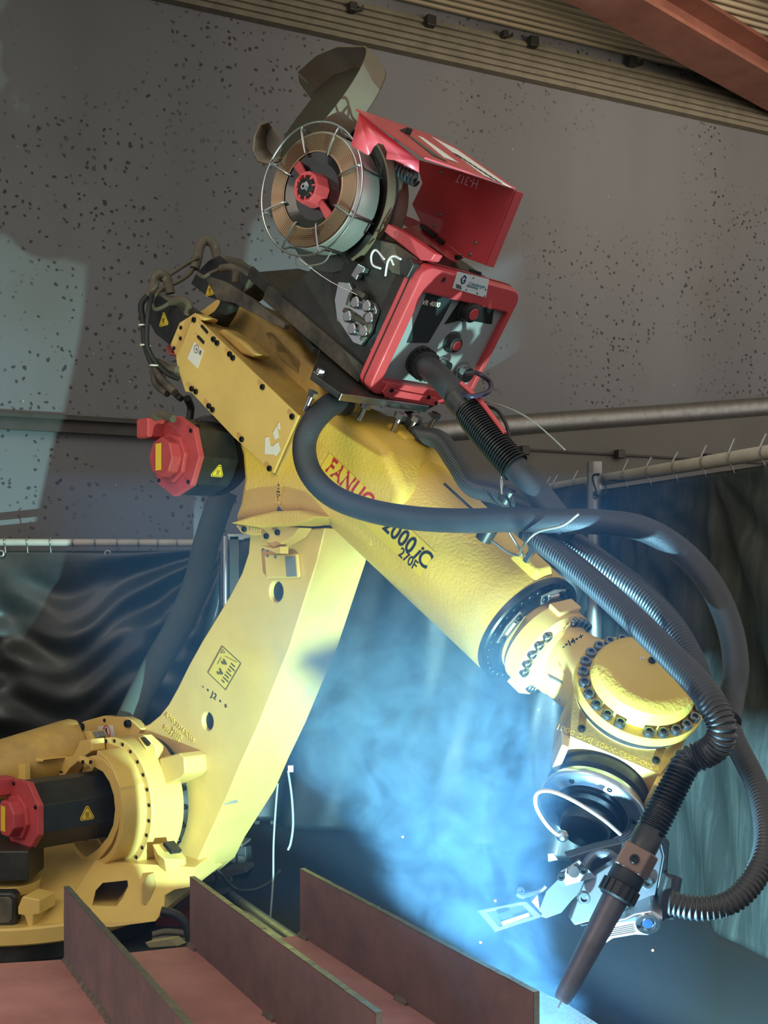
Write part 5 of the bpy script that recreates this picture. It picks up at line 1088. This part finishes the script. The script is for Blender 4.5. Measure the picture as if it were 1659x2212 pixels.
# ------------------------------------------------------------------ things on the floor behind
def flatbox(name, pts, d, dep, m, label, cat, bev=.004):
    bm = BM(); prism(bm, [at(x, y, d) for x, y in pts], V((.02, dep, 0))); return tag(mk(name, bm, m, None, bev), label, cat)
M_rack = mat('dusty_grey_rack', (112, 104, 94), .6, vary=.3, vscale=9)
rk = thing('pallet_rack', at(500, 1880, 4.2), 'dusty grey folded steel rack standing behind the lower arm foot', 'rack')
for nm, pts, d in (('top_shelf', [(470, 1818), (524, 1824), (520, 1832), (480, 1836)], 4.15), ('end_panel', [(478, 1836), (530, 1828), (534, 1880), (522, 1900), (486, 1892)], 4.2), ('lower_shelf', [(436, 1896), (486, 1878), (528, 1876), (532, 1886), (470, 1902), (438, 1906)], 4.1), ('side_sheet', [(456, 1862), (480, 1838), (480, 1870), (466, 1880)], 4.12), ('cross_bar', [(462, 1924), (490, 1918), (490, 1932), (470, 1934)], 4.1)):
    bm = BM(); prism(bm, [at(x, y, d) for x, y in pts], V((.02, .10 if nm != 'end_panel' else .02, 0))); mk(nm, bm, M_rack if nm != 'end_panel' else M_blk, rk, .003)
bm = BM(); cyl(bm, V((at(496, 1935, 4.2).x, 4.22, FLOOR)), at(496, 1840, 4.2)+V((0, .02, 0)), .012, n=12); mk('upright', bm, M_gal, rk)
bm = BM(); prism(bm, [at(492, 1858, 4.19), at(500, 1846, 4.19), at(528, 1850, 4.19), at(530, 1868, 4.19), at(515, 1872, 4.19)], V((0, .008, 0))); mk('panel_opening', bm, M_dust, rk, .003)
for a_, b_, r_, lb in (((498, 1925, 4.05), (502, 1990, 4.05), .014, 'short upright grey pipe behind the middle rib'), ((503, 1938, 4.0), (640, 2034, 3.2), .016, 'longer slanting grey pipe lying behind the middle rib'), ((515, 1962, 3.9), (612, 2034, 3.1), .010, 'thin slanting pipe alongside the middle rib')):
    bm = BM(); cyl(bm, at(*a_), at(*b_), r_, n=14); tag(mk('scrap_pipe', bm, M_gal), lb, 'pipe')
hose('floor_cable', [at(455, 1862, 3.9), at(480, 1890, 3.9), at(510, 1920, 3.88), at(545, 1923, 3.86), at(580, 1908, 3.86), at(605, 1880, 3.9)], .006, M_rub, 'black cable sagging in an arc behind the lower arm foot', 'cable', n=8)
hose('floor_cable', [at(460, 1875, 3.95), at(468, 1895, 3.95), at(462, 1915, 3.95), at(455, 1930, 3.95)], .004, M_rub, 'short thin cable dangling under the lower arm foot', 'cable', n=8)
flatbox('red_crate', [(335, 1978), (410, 1966), (410, 2010), (335, 2016)], 3.75, .2, mat('deep_red_metal', (112, 24, 30), .5), 'deep red metal box on the floor between first and second rib', 'box')
flatbox('grey_crate', [(372, 1930), (410, 1922), (410, 1962), (372, 1968)], 4.0, .2, M_rack, 'dusty grey box standing behind the deep red box', 'box')
for i, (pts, lb) in enumerate((([(348, 1968), (380, 1976), (402, 1998), (410, 2030)], 'thick black cable arching over the deep red box'), ([(330, 2018), (360, 2012), (408, 2016)], 'upper grey cable on the floor before the deep red box'), ([(330, 2030), (365, 2026), (412, 2034)], 'lower grey cable on the floor before the deep red box'))):
    hose('floor_cable', [at(x, y, 3.5) for x, y in pts], .014 if i == 0 else .009, M_rub if i == 0 else M_cab, lb, 'cable', n=10)
flatbox('scrap_plate', [(312, 2036), (366, 2028), (384, 2044), (322, 2048)], 3.2, .03, mat('dusty_tan_plate', (140, 128, 96), .6, vary=.2), 'small dusty plate lying behind the gap of first and second rib', 'plate', .002)
# ------------------------------------------------------------------ sparks
for i, (x, y, d, lb) in enumerate(((870, 1808, 2.6, 'glowing spark at the left edge of the smoke'), (1070, 1946, 2.5, 'glowing spark just above the framed shield'), (1038, 2036, 2.4, 'tiny glowing spark under the framed shield'), (1018, 2067, 2.3, 'glowing spark on the top edge of the right rib'), (1281, 2080, 2.3, 'glowing spark right of the torch nozzle'), (1410, 2053, 2.2, 'glowing spark below the seam sensor'), (1236, 2127, 2.3, 'glowing spark close beside the torch tip'), (1130, 1940, 2.5, 'faint glowing spark by the shield arm wire'))):
    bm = BM(); ball(bm, at(x, y, d), .0022 if i < 6 else .0014, 8); tag(mk('spark', bm, MATS.get('spark_glow') or mat('spark_glow', (255, 150, 90), .5, emit=(255, 120, 60), estr=18)), lb, 'spark', 'flying sparks')
# ------------------------------------------------------------------ welding smoke
def smoke_material(name, dens, haze):
    m = bpy.data.materials.new(name); m.use_nodes = True; nt = m.node_tree; N = nt.nodes; K = nt.links
    N.remove(N['Principled BSDF']); out = N['Material Output']
    tc = N.new('ShaderNodeTexCoord'); sp_ = N.new('ShaderNodeSeparateXYZ'); K.new(tc.outputs['Object'], sp_.inputs[0])
    def M(op, a, b=None, c=None, clamp=False):
        x = N.new('ShaderNodeMath'); x.operation = op; x.use_clamp = clamp
        for i, v in enumerate((a, b, c)):
            if v is None: continue
            if isinstance(v, (int, float)): x.inputs[i].default_value = v
            else: K.new(v, x.inputs[i])
        return x.outputs[0]
    X, Y, ZZ = sp_.outputs[0], sp_.outputs[1], sp_.outputs[2]           # object origin sits at the weld
    up = M('MAXIMUM', ZZ, 0.0)
    cxl = M('MULTIPLY', M('POWER', up, .7), -.30); cyl_ = M('MULTIPLY', up, .85)
    n0 = N.new('ShaderNodeTexNoise'); n0.inputs['Scale'].default_value = 2.6; n0.inputs['Detail'].default_value = 1; K.new(tc.outputs['Object'], n0.inputs['Vector'])
    wob = N.new('ShaderNodeSeparateColor'); K.new(n0.outputs['Color'], wob.inputs[0])
    dx = M('ADD', M('SUBTRACT', X, cxl), M('MULTIPLY', M('SUBTRACT', wob.outputs[0], .5), .30)); dy = M('SUBTRACT', Y, cyl_)
    w = M('ADD', M('MULTIPLY', M('POWER', up, .6), .43), .03)
    r = M('DIVIDE', M('SQRT', M('ADD', M('MULTIPLY', dx, dx), M('MULTIPLY', dy, dy))), w)
    fall = M('SMOOTH_MIN', 1.0, 1.0, .0)
    mr = N.new('ShaderNodeMapRange'); mr.interpolation_type = 'SMOOTHSTEP'; K.new(r, mr.inputs['Value']); mr.inputs['From Min'].default_value = 1.0; mr.inputs['From Max'].default_value = .62
    n1 = N.new('ShaderNodeTexNoise'); n1.inputs['Scale'].default_value = 8.5; n1.inputs['Detail'].default_value = 4; n1.inputs['Roughness'].default_value = .62; n1.inputs['Distortion'].default_value = 1.6; K.new(tc.outputs['Object'], n1.inputs['Vector'])
    m1 = N.new('ShaderNodeMapRange'); K.new(n1.outputs['Fac'], m1.inputs['Value']); m1.inputs['From Min'].default_value = .41; m1.inputs['From Max'].default_value = .63; m1.inputs['To Min'].default_value = .12
    top = N.new('ShaderNodeMapRange'); top.interpolation_type = 'SMOOTHSTEP'; K.new(ZZ, top.inputs['Value']); top.inputs['From Min'].default_value = .88; top.inputs['From Max'].default_value = .40
    low_ = N.new('ShaderNodeMapRange'); K.new(ZZ, low_.inputs['Value']); low_.inputs['From Min'].default_value = -.16; low_.inputs['From Max'].default_value = -.02
    far = M('ADD', M('ADD', M('MULTIPLY', up, .7), .40), M('MULTIPLY', M('LESS_THAN', up, .11), .5))       # density raised with height to offset the arc's falloff, extra at the weld
    d = M('MULTIPLY', M('MULTIPLY', M('MULTIPLY', mr.outputs[0], m1.outputs[0]), M('MULTIPLY', top.outputs[0], low_.outputs[0])), M('MULTIPLY', far, dens))
    d = M('ADD', d, haze)
    vs_ = N.new('ShaderNodeVolumeScatter'); vs_.inputs['Color'].default_value = (.23, .50, .94, 1); vs_.inputs['Anisotropy'].default_value = .1
    K.new(d, vs_.inputs['Density'])
    va_ = N.new('ShaderNodeVolumeAbsorption'); va_.inputs['Color'].default_value = (.66, .80, 1.0, 1); K.new(d, va_.inputs['Density'])
    ad = N.new('ShaderNodeAddShader'); K.new(vs_.outputs[0], ad.inputs[0]); K.new(va_.outputs[0], ad.inputs[1]); K.new(ad.outputs[0], out.inputs['Volume']); return m
bm = BM(); c_ = V((-.12, 2.95, .80)); box(bm, V((-.02, 2.76, .73)), V((.58, 0, 0)), V((0, .74, 0)), V((0, 0, .57)))
sm = mk('weld_smoke', bm, smoke_material('weld_fume', 8.0, .05)); 
wo = sm.location.copy(); so = V((ARC.x-.03, ARC.y, ARC.z-.08))
for v in sm.data.vertices: v.co += wo-so
sm.location = so; sm['kind'] = 'stuff'; tag(sm, 'blue lit welding smoke rising from the weld behind the torch', 'smoke')
